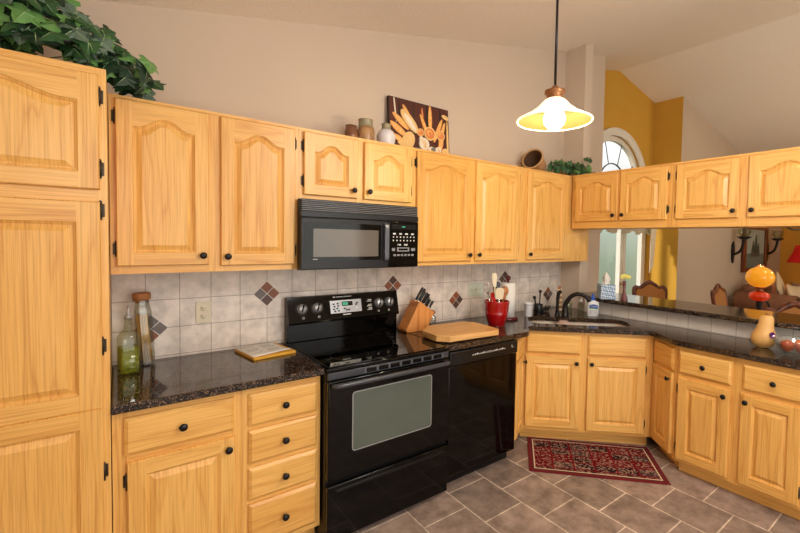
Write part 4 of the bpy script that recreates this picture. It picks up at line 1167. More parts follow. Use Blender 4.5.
m = mb('cup_white'); m.lathe([(0.015, 0.1085), (0.015, 0.122), (0.006, 0.126), (0.005, 0.142), (0, 0.142)], (0, 0, 0), 14); m.tube([(0, 0, 0.140), (-0.020, -0.022, 0.140), (-0.026, -0.028, 0.134)], 0.005, 8); m.build('pump', None, t)
t = thing('lotion_bottle', 'white lotion bottle with a blue cap standing right of the faucet', 'bottle', (2.462, -0.548, TZ), -0.72)
m = mb('cup_white')
prev = None
for w_, d_, z in ((0.046, 0.024, 0), (0.050, 0.027, 0.004), (0.050, 0.027, 0.11), (0.046, 0.025, 0.125), (0.030, 0.02, 0.133), (0.018, 0.016, 0.137), (0.018, 0.016, 0.142)):
    cur = [m.v((w_*math.copysign(abs(math.cos(2*PI*k/28))**0.6, math.cos(2*PI*k/28)), d_*math.copysign(abs(math.sin(2*PI*k/28))**0.8, math.sin(2*PI*k/28)), z)) for k in range(28)]
    if prev is None: m.face(cur[::-1])
    else:
        for k in range(28): m.face([prev[k], prev[(k+1) % 28], cur[(k+1) % 28], cur[k]], True)
    prev = cur
m.face(prev); m.build('body', None, t)
m = mb('blue_plastic'); m.lathe([(0.020, 0.142), (0.021, 0.150), (0.016, 0.162), (0.010, 0.180), (0.008, 0.196), (0, 0.197)], (0, 0, 0), 18); m.build('cap', None, t)
m = mb('label_blue'); m.prism([(-0.036, 0.075), (0.036, 0.070), (0.036, 0.100), (0.0, 0.108), (-0.036, 0.102)], -0.0285, -0.0262, 'y')
m.use('label_green'); m.prism([(-0.036, 0.068), (0.036, 0.063), (0.036, 0.070), (-0.036, 0.075)], -0.0283, -0.0262, 'y')
m.use('print_grey')
for k in range(4): m.prism([(-0.032, 0.052-0.010*k), (0.030-0.006*(k % 2), 0.052-0.010*k), (0.030-0.006*(k % 2), 0.055-0.010*k), (-0.032, 0.055-0.010*k)], -0.0283, -0.0262, 'y')
lb = m.build('label', None, t)
text_part('label_text', 'Cetaphil', 0.017, 'print_white', lb, (0, -0.0288, 0.089), (PI/2, 0, 0))

# bar top items
BZ = 1.0705
t = thing('tissue_box', 'blue and white patterned tissue box at the left end of the bar', 'tissue box', (2.560, -0.612, BZ), -0.72)
def tissue_pattern():
    m, nt, b = new_mat('tissue_pattern'); tc = nt.nodes.new('ShaderNodeTexCoord'); mp = nt.nodes.new('ShaderNodeMapping'); mp.inputs['Rotation'].default_value = (0.6, 0.785, 0.3)
    ck = nt.nodes.new('ShaderNodeTexChecker'); ck.inputs['Scale'].default_value = 70; ck.inputs['Color1'].default_value = lin((96, 134, 176)); ck.inputs['Color2'].default_value = lin((206, 218, 226))
    nt.links.new(tc.outputs['Object'], mp.inputs[0]); nt.links.new(mp.outputs[0], ck.inputs['Vector']); nt.links.new(ck.outputs['Color'], b.inputs['Base Color']); b.inputs['Roughness'].default_value = 0.6
    MATS['tissue_pattern'] = m
tissue_pattern()
m = mb('tissue_pattern'); m.box(-0.062, 0.062, -0.060, 0.060, 0, 0.125, 0.002); m.build('box', None, t)
m = mb('paper'); n = 14; prev = None
for z, r in ((0.1252, 0.030), (0.150, 0.022), (0.180, 0.030), (0.205, 0.020), (0.225, 0.004)):
    cur = [m.v((r*math.cos(2*PI*k/n)*(1+0.3*math.sin(3*k)), r*0.5*math.sin(2*PI*k/n)*(1+0.3*math.cos(2*k)), z+0.008*math.sin(2.3*k))) for k in range(n)]
    if prev:
        for k in range(n): m.face([prev[k], prev[(k+1) % n], cur[(k+1) % n], cur[k]], True)
    prev = cur
m.face(prev); m.build('tissue', None, t)
t = thing('bud_vase', 'slim plum-coloured bud vase standing on the bar right of the tissue box', 'vase', (2.572, -0.772, BZ))
m = mb('vase_plum'); m.lathe([(0, 0), (0.028, 0), (0.030, 0.004), (0.027, 0.028), (0.014, 0.060), (0.010, 0.10), (0.013, 0.150), (0.017, 0.165), (0.014, 0.165), (0.010, 0.148), (0, 0.14)], (0, 0, 0), 24); m.build('body', None, t)
t = thing('yellow_rose', 'single pale yellow rose in the plum bud vase', 'flower', (2.572, -0.772, BZ+0.142))
m = mb('stem_green'); m.tube([(0, 0, 0), (0.002, -0.002, 0.05)], 0.0025, 6); m.build('stem', None, t)
m = mb('rose_yellow')
for k in range(12):
    a = k*2.4; r = 0.006+0.0016*k; c0 = Vector((0.002+r*math.cos(a), -0.002+r*math.sin(a), 0.062-0.0008*k))
    m.ball(tuple(c0+Vector((0.6*(c0.x-0.002), 0.6*(c0.y+0.002), 0.004))), 0.014, 0.014, 0.018, 8, 6)
m.build('petals', None, t)
# squash and fruit bowl
t = thing('butternut_squash', 'butternut squash with a purple sticker standing on the counter by the bar', 'squash', (2.405, -1.800, TZ), 0.0)
m = mb('squash_skin')
prof = [(0, 0.0), (0.030, 0.002), (0.052, 0.014), (0.064, 0.038), (0.066, 0.062), (0.060, 0.090), (0.048, 0.118), (0.041, 0.145), (0.038, 0.172), (0.036, 0.190), (0.026, 0.203), (0.010, 0.206), (0, 0.204)]
m.lathe(prof, (0, 0, 0), 32)
for v in m.bm.verts: v.co.x += 0.05*max(0, v.co.z-0.05)*0.6; v.co.y -= 0.10*max(0, v.co.z-0.05)
m.build('body', None, t)
m = mb('squash_stem'); m.lathe([(0.012, 0), (0.009, 0.008), (0.011, 0.016), (0, 0.017)], (0.005, -0.0155, 0.203), 8); m.build('stem', None, t)
m = mb('purple_sticker'); m.lathe([(0, 0.0655), (0.020, 0.0648), (0.0205, 0.0640)], (0.0, 0, 0.080), 14, (-0.50, -0.86, 0.12)); m.build('sticker', None, t)
bc = (2.315, -1.985)
t = thing('fruit_bowl', 'clear glass bowl of fruit on the counter at the right edge', 'bowl', (*bc, TZ))
m = mb('glass'); m.lathe([(0, 0), (0.050, 0), (0.055, 0.004), (0.090, 0.035), (0.112, 0.080), (0.118, 0.100), (0.114, 0.100), (0.107, 0.080), (0.086, 0.039), (0.052, 0.010), (0, 0.008)], (0, 0, 0), 40); m.build('glass_body', None, t)
for lab, dx, dy, dz, r, mt in (('red apple at the left side of the glass bowl', -0.012, 0.040, 0.050, 0.036, 'apple_red'), ('orange peach at the back of the glass bowl', 0.046, -0.014, 0.052, 0.036, 'peach'), ('red apple at the front of the glass bowl', -0.040, -0.038, 0.052, 0.034, 'apple_red')):
    k = thing('apple' if 'apple' in mt else 'peach', lab, 'fruit', (bc[0]+dx, bc[1]+dy, TZ+dz+0.004), random.random()*3, 'fruit in the glass bowl')
    m = mb(mt); m.lathe([(0, -r*0.78), (r*0.35, -r*0.88), (r*0.8, -r*0.55), (r, 0.05*r), (r*0.88, r*0.55), (r*0.45, r*0.86), (r*0.12, r*0.78), (0, r*0.70)], (0, 0, 0), 20); m.build('flesh', None, k)
    m = mb('squash_stem'); m.tube([(0, 0, r*0.70), (0.002, 0, r*1.05)], 0.0018, 6); m.build('stem', None, k)

# ------------------------------------------------------------------ on top of the cabinets
CZT = ZT + 0.0005
def pot(label, x, y, prof, mat, handle=None, mat2=None, zsplit=None, name='pottery_jar', cat='jar'):
    t = thing(name, label, cat, (x, y, CZT))
    m = mb(mat)
    if mat2:
        lo = [p for p in prof if p[1] <= zsplit]; hi = [p for p in prof if p[1] >= zsplit]
        m.lathe(lo, (0, 0, 0), 24, cap=False); m.use(mat2); m.lathe(hi, (0, 0, 0), 24, cap=False)
    else: m.lathe(prof, (0, 0, 0), 24, cap=False)
    m.build('body', None, t)
    if handle:
        m = mb(mat2 or mat); m.tube(smooth(handle, 4), 0.006, 8); m.build('handle', None, t)
pot('small brown glazed pitcher, leftmost of the pottery above the microwave', 0.332, -0.215, [(0, 0), (0.034, 0), (0.040, 0.02), (0.038, 0.055), (0.031, 0.075), (0.035, 0.092), (0.031, 0.090), (0, 0.06)], 'pot_brown', [(0.036, 0, 0.02), (0.058, -0.01, 0.045), (0.036, 0, 0.078)])
pot('tan pottery jar with a greenish rim between pitcher and white vase', 0.440, -0.195, [(0, 0), (0.048, 0), (0.056, 0.02), (0.057, 0.075), (0.048, 0.105), (0.044, 0.115), (0.044, 0.140), (0.048, 0.150), (0.042, 0.150), (0, 0.10)], 'pot_tan', None, 'pot_green', 0.105)
pot('round white vase with a grey neck beside the food picture', 0.576, -0.215, [(0, 0), (0.040, 0), (0.058, 0.03), (0.061, 0.065), (0.050, 0.095), (0.030, 0.112), (0.027, 0.135), (0.032, 0.145), (0.026, 0.145), (0, 0.1)], 'white_ceramic', None, 'pot_green', 0.112, 'ceramic_vase', 'vase')
t = thing('food_picture', 'unframed canvas of bread and garlic leaning above the wall cabinets', 'picture', (0.950, -0.068, CZT))
tilt = 0.085
W2, H2 = 0.262, 0.400
m = mb('canvas_edge'); m.box(-W2, W2, -0.012, 0.012, 0.0, H2); m.use('canvas_dark'); m.box(-W2+0.002, W2-0.002, -0.0135, -0.0118, 0.003, H2-0.003)
can = m.build('canvas', None, t)
def blob(m, x, z, w, h, rot, d, pointy=1.0, n=22):
    c, s = math.cos(rot), math.sin(rot); pts = []
    for k in range(n):
        a = 2*PI*k/n; u = w*math.cos(a); v = h*math.copysign(abs(math.sin(a))**pointy, math.sin(a))
        X = min(W2-0.004, max(-W2+0.004, x+u*c-v*s)); Z = min(H2-0.005, max(0.005, z+u*s+v*c)); pts.append((X, Z))
    m.prism(pts, -0.0134-d, -0.0130, 'y')
m = mb('bread'); dd = [0.0]
def add(mat, *a, **k):
    m.use(mat); dd[0] += 0.00012; blob(m, *a, dd[0], **k)
for k in range(9): add('canvas_edge' if k % 2 else 'bun_dark', -0.24+0.06*k, 0.27, 0.004+0.003*(k % 3), 0.125, 0.02*(k % 3-1))
add('garlic', -0.215, 0.32, 0.006, 0.10, 0.08); add('bun', 0.02, 0.27, 0.010, 0.10, 0.05); add('bread_pale', 0.235, 0.335, 0.04, 0.016, -0.3)
add('bread_pale', 0.245, 0.16, 0.009, 0.16, 0)
for x, z, w, h, r in ((-0.17, 0.235, 0.024, 0.085, 0.9), (-0.19, 0.175, 0.027, 0.085, 1.0), (-0.115, 0.30, 0.018, 0.070, 0.55), (0.085, 0.29, 0.018, 0.115, -0.02), (0.155, 0.22, 0.018, 0.105, -0.42), (0.19, 0.205, 0.016, 0.095, -0.35), (0.03, 0.235, 0.016, 0.09, 0.4), (0.175, 0.115, 0.022, 0.075, -0.25), (-0.2, 0.11, 0.022, 0.05, 1.2)):
    add('canvas_edge', x+0.004, z-0.005, w*1.12, h*1.03, r, pointy=1.2); add('bun', x, z, w, h, r, pointy=1.2); add('bread', x-0.002, z+0.002, w*0.82, h*0.95, r, pointy=1.2)
    for q in (-0.55, -0.2, 0.15, 0.5): add('bread_pale', x-math.sin(r)*h*q, z+math.cos(r)*h*q, w*0.5, w*0.26, r+0.6)
add('bread_pale', -0.10, 0.245, 0.038, 0.10, 0.75); add('garlic', -0.095, 0.235, 0.020, 0.075, 0.7); add('bread_pale', -0.115, 0.105, 0.050, 0.070, -0.5)
for x, z, r in ((0.075, 0.185, 0.042), (0.175, 0.185, 0.030), (-0.01, 0.18, 0.024)):
    add('bread_pale', x, z, r*1.25, r*1.2, 0.2); add('bun', x, z, r, r*0.95, 0); add('bread', x-0.006, z+0.006, r*0.55, r*0.5, 0); add('bun', x, z, r*0.3, r*0.3, 0)
add('basket_grey', 0.0, 0.02, 0.21, 0.045, 0); add('bread_pale', -0.13, 0.06, 0.08, 0.02, -0.3)
for x, z, w, h in ((0.02, 0.10, 0.045, 0.045), (0.09, 0.045, 0.040, 0.045), (0.0, 0.12, 0.02, 0.035), (0.145, 0.07, 0.03, 0.025)):
    add('garlic', x, z, w, h, 0.3); m.use('bread_pale'); dd[0] += 0.00012; blob(m, x+0.006, z, w*0.25, h*0.7, 0.2, dd[0])
for x, z in ((0.16, 0.03), (0.10, 0.07), (-0.06, 0.03), (0.20, 0.06)): add('basket_grey', x, z, 0.022, 0.018, 0.6)
add('bread_pale', 0.215, 0.05, 0.035, 0.045, 0.2)
pr_ = m.build('painted_food', None, can)
t.rotation_euler = (-tilt, 0, 0.0)

def ivy(label, cx, cy, cz_, n, place, seed, size, name='ivy_plant', light=False):
    """trailing ivy: lobed leaves and stems"""
    rnd = random.Random(seed)
    t = thing(name, label, 'plant', (cx, cy, cz_))
    lobe = [(0, 0), (0.30, -0.16), (0.52, 0.02), (0.38, 0.24), (0.62, 0.44), (0.30, 0.52), (0.22, 0.74), (0, 1.05), (-0.22, 0.74), (-0.30, 0.52), (-0.62, 0.44), (-0.38, 0.24), (-0.52, 0.02), (-0.30, -0.16)]
    m = mb()
    ms = ['leaf_dark', 'leaf_dark', 'leaf_mid', 'leaf_grey', 'leaf_mid', 'leaf_grey', 'leaf_light']
    if light: ms = ['leaf_mid', 'leaf_mid', 'leaf_light', 'leaf_dark']
    for k in range(n):
        p, d = place(rnd, k)
        s = size*rnd.uniform(0.6, 1.15); m.use(rnd.choice(ms))
        N = Vector(d).normalized(); T = Vector((rnd.uniform(-.8, .8), rnd.uniform(-.5, .5), -0.75)); T = (T - N*T.dot(N)).normalized(); B = N.cross(T)
        mid = m.v(Vector(p)+T*s*0.35+N*s*0.10)
        vs = [m.v(Vector(p)+B*u*s+T*v*s - N*s*0.16*abs(u)+N*s*0.03*rnd.uniform(-1, 1)) for u, v in lobe]
        for i in range(len(vs)): m.face([mid, vs[i], vs[(i+1) % len(vs)]])
        m.use('leaf_vein'); o_ = Vector(p)+N*s*0.012; wv = B*s*0.022
        q0, q1, q2 = m.v(o_-wv), m.v(o_+wv), m.v(Vector(p)+T*s*0.36+N*s*0.116); q3 = m.v(Vector(p)+T*s*0.95+N*s*0.03)
        m.face([q0, q1, q2]); m.face([m.v(q2.co-wv*0.9), m.v(q2.co+wv*0.9), q3])
    m.build('leaves', None, t)
    m = mb('stem_green')
    for k in range(14):
        a, _ = place(rnd, k); b, _ = place(rnd, k+1)
        a = Vector(a)*0.9; b = Vector(b)*0.9
        m.tube([a, (a+b)/2+Vector((0, 0, 0.02)), b], 0.0022, 5)
    m.build('stems', None, t)
    return t
def place_left(r, k):
    # mound on the pantry with a spray hanging past its right end over the next cabinet
    q = r.random()
    if q < 0.58:
        a = r.uniform(0, 2*PI); rr = math.sqrt(r.random())
        x = -0.22+0.25*rr*math.cos(a); y = -0.04+0.13*rr*math.sin(a); z = 0.07+0.27*math.sqrt(max(0, 1-rr*rr))*r.uniform(0.15, 1.0)
    elif q < 0.74:
        x = r.uniform(-0.54, -0.26); y = r.uniform(-0.16, 0.06); z = r.uniform(0.06, 0.34)
    else:
        s = r.random(); x = 0.0+0.16*s; y = 0.08+0.12*r.uniform(-1, 1)+0.03; z = 0.20-0.11*s+r.uniform(-0.14, 0.06)*(1-0.3*s)
        z = max(z, 0.05)
    d = (x*0.3+r.uniform(-.5, .7), -0.9+r.uniform(-.3, .4), 0.45+r.uniform(-.4, .5))
    return (x, y, z), d
ivy('green ivy arrangement with mottled leaves spilling off the pantry top', -0.84, -0.44, CZT, 330, place_left, 5, 0.074)
# basket on its side with ivy, above the corner cabinet
t = thing('wicker_basket', 'round wicker basket lying on its side above the corner cabinet', 'basket', (2.16, -0.155, CZT))
m = mb('wicker'); A = Vector((-0.80, -0.25, 0.32)).normalized()
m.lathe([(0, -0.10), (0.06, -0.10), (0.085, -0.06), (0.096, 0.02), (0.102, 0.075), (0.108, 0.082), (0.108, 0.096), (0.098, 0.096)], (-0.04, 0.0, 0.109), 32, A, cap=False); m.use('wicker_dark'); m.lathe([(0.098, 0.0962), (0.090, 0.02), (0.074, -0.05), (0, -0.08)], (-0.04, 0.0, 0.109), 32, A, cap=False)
m.build('basket_body', None, t)
m = mb('wicker'); c0 = Vector((-0.04, 0, 0.109))+A*0.094; q = Vector((0, 0, 1)).rotation_difference(A)
m.tube([c0 + q @ Vector((0.103*math.cos(2*PI*k/30), 0.103*math.sin(2*PI*k/30), 0)) for k in range(31)], 0.009, 8, caps=False); m.build('rim', None, t); t.scale = (0.88, 0.88, 0.88)
t = thing('wicker_ball', 'brown woven ball beside the ivy above the corner cabinet', 'ornament', (2.590, -0.092, CZT))
m = mb('wicker_dark'); m.ball((0, 0, 0.083), 0.080, seg=20, rings=14); m.use('wicker')
for k in range(14):
    ax_ = Vector((random.uniform(-1, 1), random.uniform(-1, 1), random.uniform(-1, 1))).normalized(); q = Vector((0, 0, 1)).rotation_difference(ax_)
    m.tube([Vector((0, 0, 0.083)) + q @ Vector((0.080*math.cos(2*PI*i/24), 0.080*math.sin(2*PI*i/24), 0)) for i in range(25)], 0.004, 5, caps=False)
m.build('weave', None, t)
def place_corner(r, k):
    s = r.random(); x = -0.08+0.62*s; y = r.uniform(-0.10, -0.02) if s < 0.75 else r.uniform(-0.10, 0.0)
    z = r.uniform(0.02, 0.10)+0.03*math.sin(PI*s)
    if s > 0.85: z = r.uniform(0.04, 0.20)
    return (x, y, z+0.022), (r.uniform(-.6, .4), -0.9+r.uniform(-.3, .3), 0.4+r.uniform(-.3, .5))
ivy('green ivy trailing in front of the wicker basket above the corner cabinet', 2.28, -0.20, CZT, 95, place_corner, 9, 0.060, light=True)

# ------------------------------------------------------------------ pendant lamp
PX, PY, PZ = 0.917, -1.288, 2.116
t = thing('pendant_lamp', 'lit pendant lamp with a flared glass shade hanging from the sloped ceiling', 'lamp', (PX, PY, PZ))
m = mb('bronze_black'); zc = cz(PX)-PZ; m.tube([(0, 0, 0.205), (0, 0, zc-0.02)], 0.0065, 8); m.build('rod', None, t)
m = mb('bronze_black'); m.lathe([(0.055, zc-0.004), (0.055, zc-0.016), (0.030, zc-0.035), (0, zc-0.036)], (0, 0, 0), 24); m.build('canopy', None, t)
m = mb('brass_aged'); m.lathe([(0.044, 0.149), (0.040, 0.162), (0.038, 0.168), (0.051, 0.178), (0.051, 0.190), (0.024, 0.200), (0.012, 0.216), (0, 0.216)], (0, 0, 0), 28); m.build('cap', None, t)
m = mb('shade_glass'); m.lathe([(0.040, 0.152), (0.058, 0.140), (0.086, 0.110), (0.130, 0.078), (0.170, 0.058), (0.190, 0.047), (0.194, 0.043)], (0, 0, 0), 48, cap=False)
m.tube([(0.191*math.cos(2*PI*k/48), 0.191*math.sin(2*PI*k/48), 0.042) for k in range(49)], 0.0048, 8, caps=False)
m.use('shade_inside'); m.lathe([(0.188, 0.041), (0.166, 0.052), (0.124, 0.072), (0.080, 0.104), (0.050, 0.136)], (0, 0, 0), 48, cap=False)
m.build('shade', None, t)
m = mb('bulb'); m.lathe([(0, -0.004), (0.030, 0.004), (0.052, 0.026), (0.058, 0.054), (0.048, 0.084), (0.026, 0.110), (0.018, 0.14), (0, 0.14)], (0, 0, 0), 24); m.build('bulb', None, t)
for c_ in t.children:
    if c_.name.split('.')[0] in ('shade', 'bulb'): c_.scale = (0.955, 0.955, 1.0)
point('pendant_light', (PX, PY, PZ-0.06), 12, (1.0, 0.82, 0.56), 0.05)

# ------------------------------------------------------------------ rug
rc = [(1.728, -0.460), (1.385, -0.815), (1.985, -1.470), (2.330, -1.110)]
ctr = Vector((1.868, -0.956, 0)); ru = (Vector((2.33, -1.11, 0))-Vector((1.728, -0.46, 0))).normalized(); rot = math.atan2(ru.y, ru.x)
def rug_mat():
    m, nt, b = new_mat('rug_weave'); tc = nt.nodes.new('ShaderNodeTexCoord')
    n = nt.nodes.new('ShaderNodeTexVoronoi'); n.inputs['Scale'].default_value = 95
    nt.links.new(tc.outputs['Object'], n.inputs['Vector'])
    br = nt.nodes.new('ShaderNodeTexBrick'); br.offset = 0; br.inputs['Scale'].default_value = 1; br.inputs['Brick Width'].default_value = 0.142; br.inputs['Row Height'].default_value = 0.091
    br.inputs['Mortar Size'].default_value = 0.006; br.inputs['Color1'].default_value = (0, 0, 0, 1); br.inputs['Color2'].default_value = (1, 1, 1, 1); br.inputs['Mortar'].default_value = (0.5, 0.5, 0.5, 1); br.inputs['Mortar Smooth'].default_value = 0
    mp = nt.nodes.new('ShaderNodeMapping'); mp.inputs['Location'].default_value = (14.2+0.071-0.071, 9.1, 0)
    nt.links.new(tc.outputs['Object'], mp.inputs[0]); nt.links.new(mp.outputs[0], br.inputs['Vector'])
    r = nt.nodes.new('ShaderNodeValToRGB'); r.color_ramp.interpolation = 'CONSTANT'; es = r.color_ramp.elements
    es[0].position = 0; es[0].color = lin((40, 26, 28)); es[1].position = 0.34; es[1].color = lin((98, 18, 26))
    e = es.new(0.70); e.color = lin((70, 56, 52))
    nt.links.new(br.outputs['Color'], r.inputs['Fac'])
    sp = nt.nodes.new('ShaderNodeSeparateColor'); nt.links.new(n.outputs['Color'], sp.inputs[0])
    r2 = nt.nodes.new('ShaderNodeValToRGB'); r2.color_ramp.interpolation = 'CONSTANT'; e2 = r2.color_ramp.elements
    e2[0].position = 0; e2[0].color = (0, 0, 0, 1); e2[1].position = 0.66; e2[1].color = (1, 1, 1, 1)
    nt.links.new(sp.outputs[0], r2.inputs[0])
    mx = nt.nodes.new('ShaderNodeMix'); mx.data_type = 'RGBA'; mx.inputs['B'].default_value = lin((150, 118, 104))
    nt.links.new(r2.outputs[0], mx.inputs['Factor']); nt.links.new(r.outputs[0], mx.inputs['A'])
    mo = nt.nodes.new('ShaderNodeMix'); mo.data_type = 'RGBA'; mo.inputs['B'].default_value = lin((112, 18, 28))
    nt.links.new(br.outputs['Fac'], mo.inputs['Factor']); nt.links.new(mx.outputs['Result'], mo.inputs['A'])
    nt.links.new(mo.outputs['Result'], b.inputs['Base Color']); b.inputs['Roughness'].default_value = 0.95
    b.inputs['Specular IOR Level'].default_value = 0.1
    MATS['rug_weave'] = m
rug_mat()
t = thing('patterned_rug', 'small dark red patterned rug on the floor before the sink cabinet', 'rug', (ctr.x, ctr.y, 0.0005), rot)
HX, HY = 0.450, 0.250
m = mb('rug_red'); m.box(-HX, HX, -HY, HY, 0, 0.007, 0.002); m.build('border', None, t)
m = mb('rug_dark'); m.box(-HX+0.030, HX-0.030, -HY+0.028, HY-0.028, 0.0071, 0.0078); m.build('guard_stripe', None, t)
m = mb('cream_cloth'); m.box(-HX+0.036, HX-0.036, -HY+0.034, HY-0.034, 0.0079, 0.0082); m.build('pale_stripe', None, t)
m = mb('rug_weave'); m.box(-HX+0.044, HX-0.044, -HY+0.042, HY-0.042, 0.0083, 0.0088); m.build('field', None, t)

# ------------------------------------------------------------------ dining and living room beyond the bar
# valance and side swag in the bay
t = thing('curtain_valance', 'cream scalloped valance with a pleated side fall over the dining bay door', 'curtain', (3.60, 0.25, 0))
m = mb('curtain_cloth'); n = 96; lo, hi = [], []
for k in range(n+1):
    x = 1.60*k/n; y = 0.018*math.sin(k*0.9)
    zb = 1.735-0.060*abs(math.sin(PI*k/n*5))
    hi.append(m.v((x, y*0.4, 2.20))); lo.append(m.v((x, y-0.01, zb)))
for k in range(n): m.face([lo[k], lo[k+1], hi[k+1], hi[k]], True)
mb('curtain_cloth').box(0.0, 1.60, -0.012, 0.1445, 2.185, 2.205).build('mounting_board', None, t)
v = m.build('valance', None, t); sm = v.modifiers.new('thick', 'SOLIDIFY'); sm.thickness = 0.004
m = mb('curtain_cloth')
for j in range(4):           # stepped zigzag folds, each layer shorter
    x0 = 1.27+0.060*j; zb = 1.16+0.12*j; y0 = -0.040-0.022*(3-j)
    a = [m.v((x0, y0, 2.19)), m.v((x0+0.075, y0-0.015, 2.19)), m.v((x0+0.12, y0+0.012, 2.19))]
    c = [m.v((x0, y0, zb)), m.v((x0+0.075, y0-0.015, zb+0.10)), m.v((x0+0.12, y0+0.012, zb+0.12))]
    for k in range(2): m.face([c[k], c[k+1], a[k+1], a[k]])
s_ = m.build('side_fall', None, t); sm = s_.modifiers.new('thick', 'SOLIDIFY'); sm.thickness = 0.006

def dining_chair(label, x, y, rz, cloth='tan_cloth'):
    """cabriole-style chair; front faces local -y"""
    t = thing('dining_chair', label, 'chair', (x, y, 0), rz, 'carved wooden dining chairs')
    m = mb(cloth); m.box(-0.235, 0.235, -0.235, 0.195, 0.44, 0.505, 0.025, 3); m.build('seat_cushion', None, t)
    m = mb('mahogany_across'); m.box(-0.25, 0.25, -0.25, 0.21, 0.385, 0.4395, 0.008); m.build('seat_rail', None, t)
    for sx in (-1, 1):
        m = mb('mahogany'); m.tube(smooth([(sx*0.215, -0.215, 0.3845), (sx*0.245, -0.245, 0.30), (sx*0.215, -0.225, 0.14), (sx*0.215, -0.235, 0.035), (sx*0.225, -0.255, 0.0)], 5), [0.030]*6+[0.026]*6+[0.018]*6+[0.018]*3, 10); m.build('leg', None, t)
        m = mb('mahogany'); m.tube([(sx*0.20, 0.215, 0.3845), (sx*0.20, 0.24, 0.2), (sx*0.205, 0.29, 0.0)], [0.022, 0.02, 0.017], 8); m.build('leg', None, t)
    m = mb('mahogany')
    # back frame: curving stiles and a crested top rail
    L_ = [(-0.185, 0.222, 0.36), (-0.180, 0.235, 0.52), (-0.205, 0.26, 0.78), (-0.222, 0.285, 0.95), (-0.195, 0.295, 1.005), (-0.13, 0.297, 0.995), (-0.075, 0.298, 1.035), (0, 0.299, 1.070)]
    pts = smooth(L_ + [(-p[0], p[1], p[2]) for p in L_[-2::-1]], 5)
    m.tube(pts, 0.023, 10); m.tube([(-0.185, 0.236, 0.545), (0.185, 0.236, 0.545)], 0.016, 8)
    m.ball((0, 0.292, 1.060), 0.050, 0.018, 0.030, 14, 8); m.ball((-0.205, 0.29, 0.985), 0.028, 0.02, 0.028, 12, 8); m.ball((0.205, 0.29, 0.985), 0.028, 0.02, 0.028, 12, 8)
    m.build('back_frame', None, t)
    m = mb(cloth)
    pr = [(-0.170, 0.55), (0.170, 0.55), (0.195, 0.78), (0.200, 0.95), (0.17, 0.985), (0.12, 0.980), (0.07, 1.01), (0, 1.045), (-0.07, 1.01), (-0.12, 0.980), (-0.17, 0.985), (-0.200, 0.95), (-0.195, 0.78)]
    yb = lambda z: 0.236+0.063*(z-0.545)/0.5
    a = [m.v((p[0], yb(p[1])-0.020, p[1])) for p in pr]; c = [m.v((p[0], yb(p[1])+0.014, p[1])) for p in pr]
    m.face(a); m.face(c[::-1])
    for k in range(len(a)): m.face([a[k], c[k], c[(k+1) % len(a)], a[(k+1) % len(a)]])
    bmesh.ops.recalc_face_normals(m.bm, faces=m.bm.faces)
    m.build('back_pad', None, t)
    return t
dining_chair('carved wooden chair with tan padded back in front of the dining bay door', 4.39, -0.28, -0.52)
dining_chair('carved wooden dining chair seen half sideways beside the brown sofa', 4.90, -0.98, 0.06)
dining_chair('carved wooden dining chair nearest the bar, its back towards the kitchen', 3.93, -1.48, 2.25)
t = thing('dining_table', 'round dark wooden dining table beyond the bar carrying the glass oil lamp', 'table', (4.14, -1.22, 0))
m = mb('mahogany_across'); m.lathe([(0, 0.725), (0.42, 0.725), (0.45, 0.735), (0.45, 0.75), (0.435, 0.76), (0, 0.76)], (0, 0, 0), 48); m.build('tabletop', None, t)
m = mb('mahogany'); m.lathe([(0.05, 0.12), (0.07, 0.2), (0.045, 0.30), (0.06, 0.5), (0.05, 0.62), (0.12, 0.7245)], (0, 0, 0), 20); m.build('pedestal', None, t)
for k in range(4):
    a = PI/4+k*PI/2; c, s = math.cos(a), math.sin(a)
    m = mb('mahogany'); m.tube(smooth([(0.03*c, 0.03*s, 0.2), (0.15*c, 0.15*s, 0.16), (0.28*c, 0.28*s, 0.05), (0.34*c, 0.34*s, 0.022)], 5), 0.022, 8); m.build('foot', None, t)
# glass oil lamp
LX, LY = 4.30, -1.258
t = thing('oil_lamp', 'orange glass oil lamp with a round amber globe shade, glowing beyond the bar', 'lamp', (LX, LY, 0.7605))
m = mb('iron'); m.lathe([(0, 0), (0.075, 0), (0.078, 0.012), (0.045, 0.03), (0.024, 0.06), (0.018, 0.16), (0.026, 0.20), (0.030, 0.235), (0, 0.236)], (0, 0, 0), 24); m.build('base', None, t)
m = mb('iron'); m.tube(smooth([(0.022, 0, 0.225), (0.07, -0.03, 0.235), (0.105, -0.05, 0.205), (0.125, -0.06, 0.15)], 5), 0.010, 8); m.build('scroll_handle', None, t)
m = mb('lamp_orange'); m.lathe([(0, 0.236), (0.05, 0.240), (0.084, 0.262), (0.092, 0.290), (0.082, 0.315), (0.050, 0.332), (0, 0.334)], (0, 0, 0), 32); m.build('font', None, t)
m = mb('brass_aged'); m.lathe([(0.030, 0.334), (0.036, 0.345), (0.026, 0.355), (0.040, 0.366), (0.055, 0.372), (0.055, 0.380), (0, 0.381)], (0, 0, 0), 24); m.build('burner', None, t)
m = mb('lamp_amber'); m.lathe([(0.052, 0.381), (0.090, 0.404), (0.118, 0.444), (0.125, 0.482), (0.114, 0.522), (0.086, 0.556), (0.052, 0.574), (0.040, 0.582), (0.036, 0.582), (0.048, 0.570), (0.082, 0.551), (0.108, 0.518), (0.119, 0.482), (0.113, 0.447), (0.086, 0.409), (0.05, 0.386)], (0, 0, 0), 40, cap=False); m.build('globe_shade', None, t)
m = mb('glass'); m.lathe([(0.030, 0.560), (0.026, 0.600), (0.024, 0.600), (0.028, 0.560)], (0, 0, 0), 20, cap=False); m.build('chimney', None, t)
point('oil_lamp_light', (LX, LY, 0.7605+0.48), 2.5, (1.0, 0.62, 0.25), 0.03)

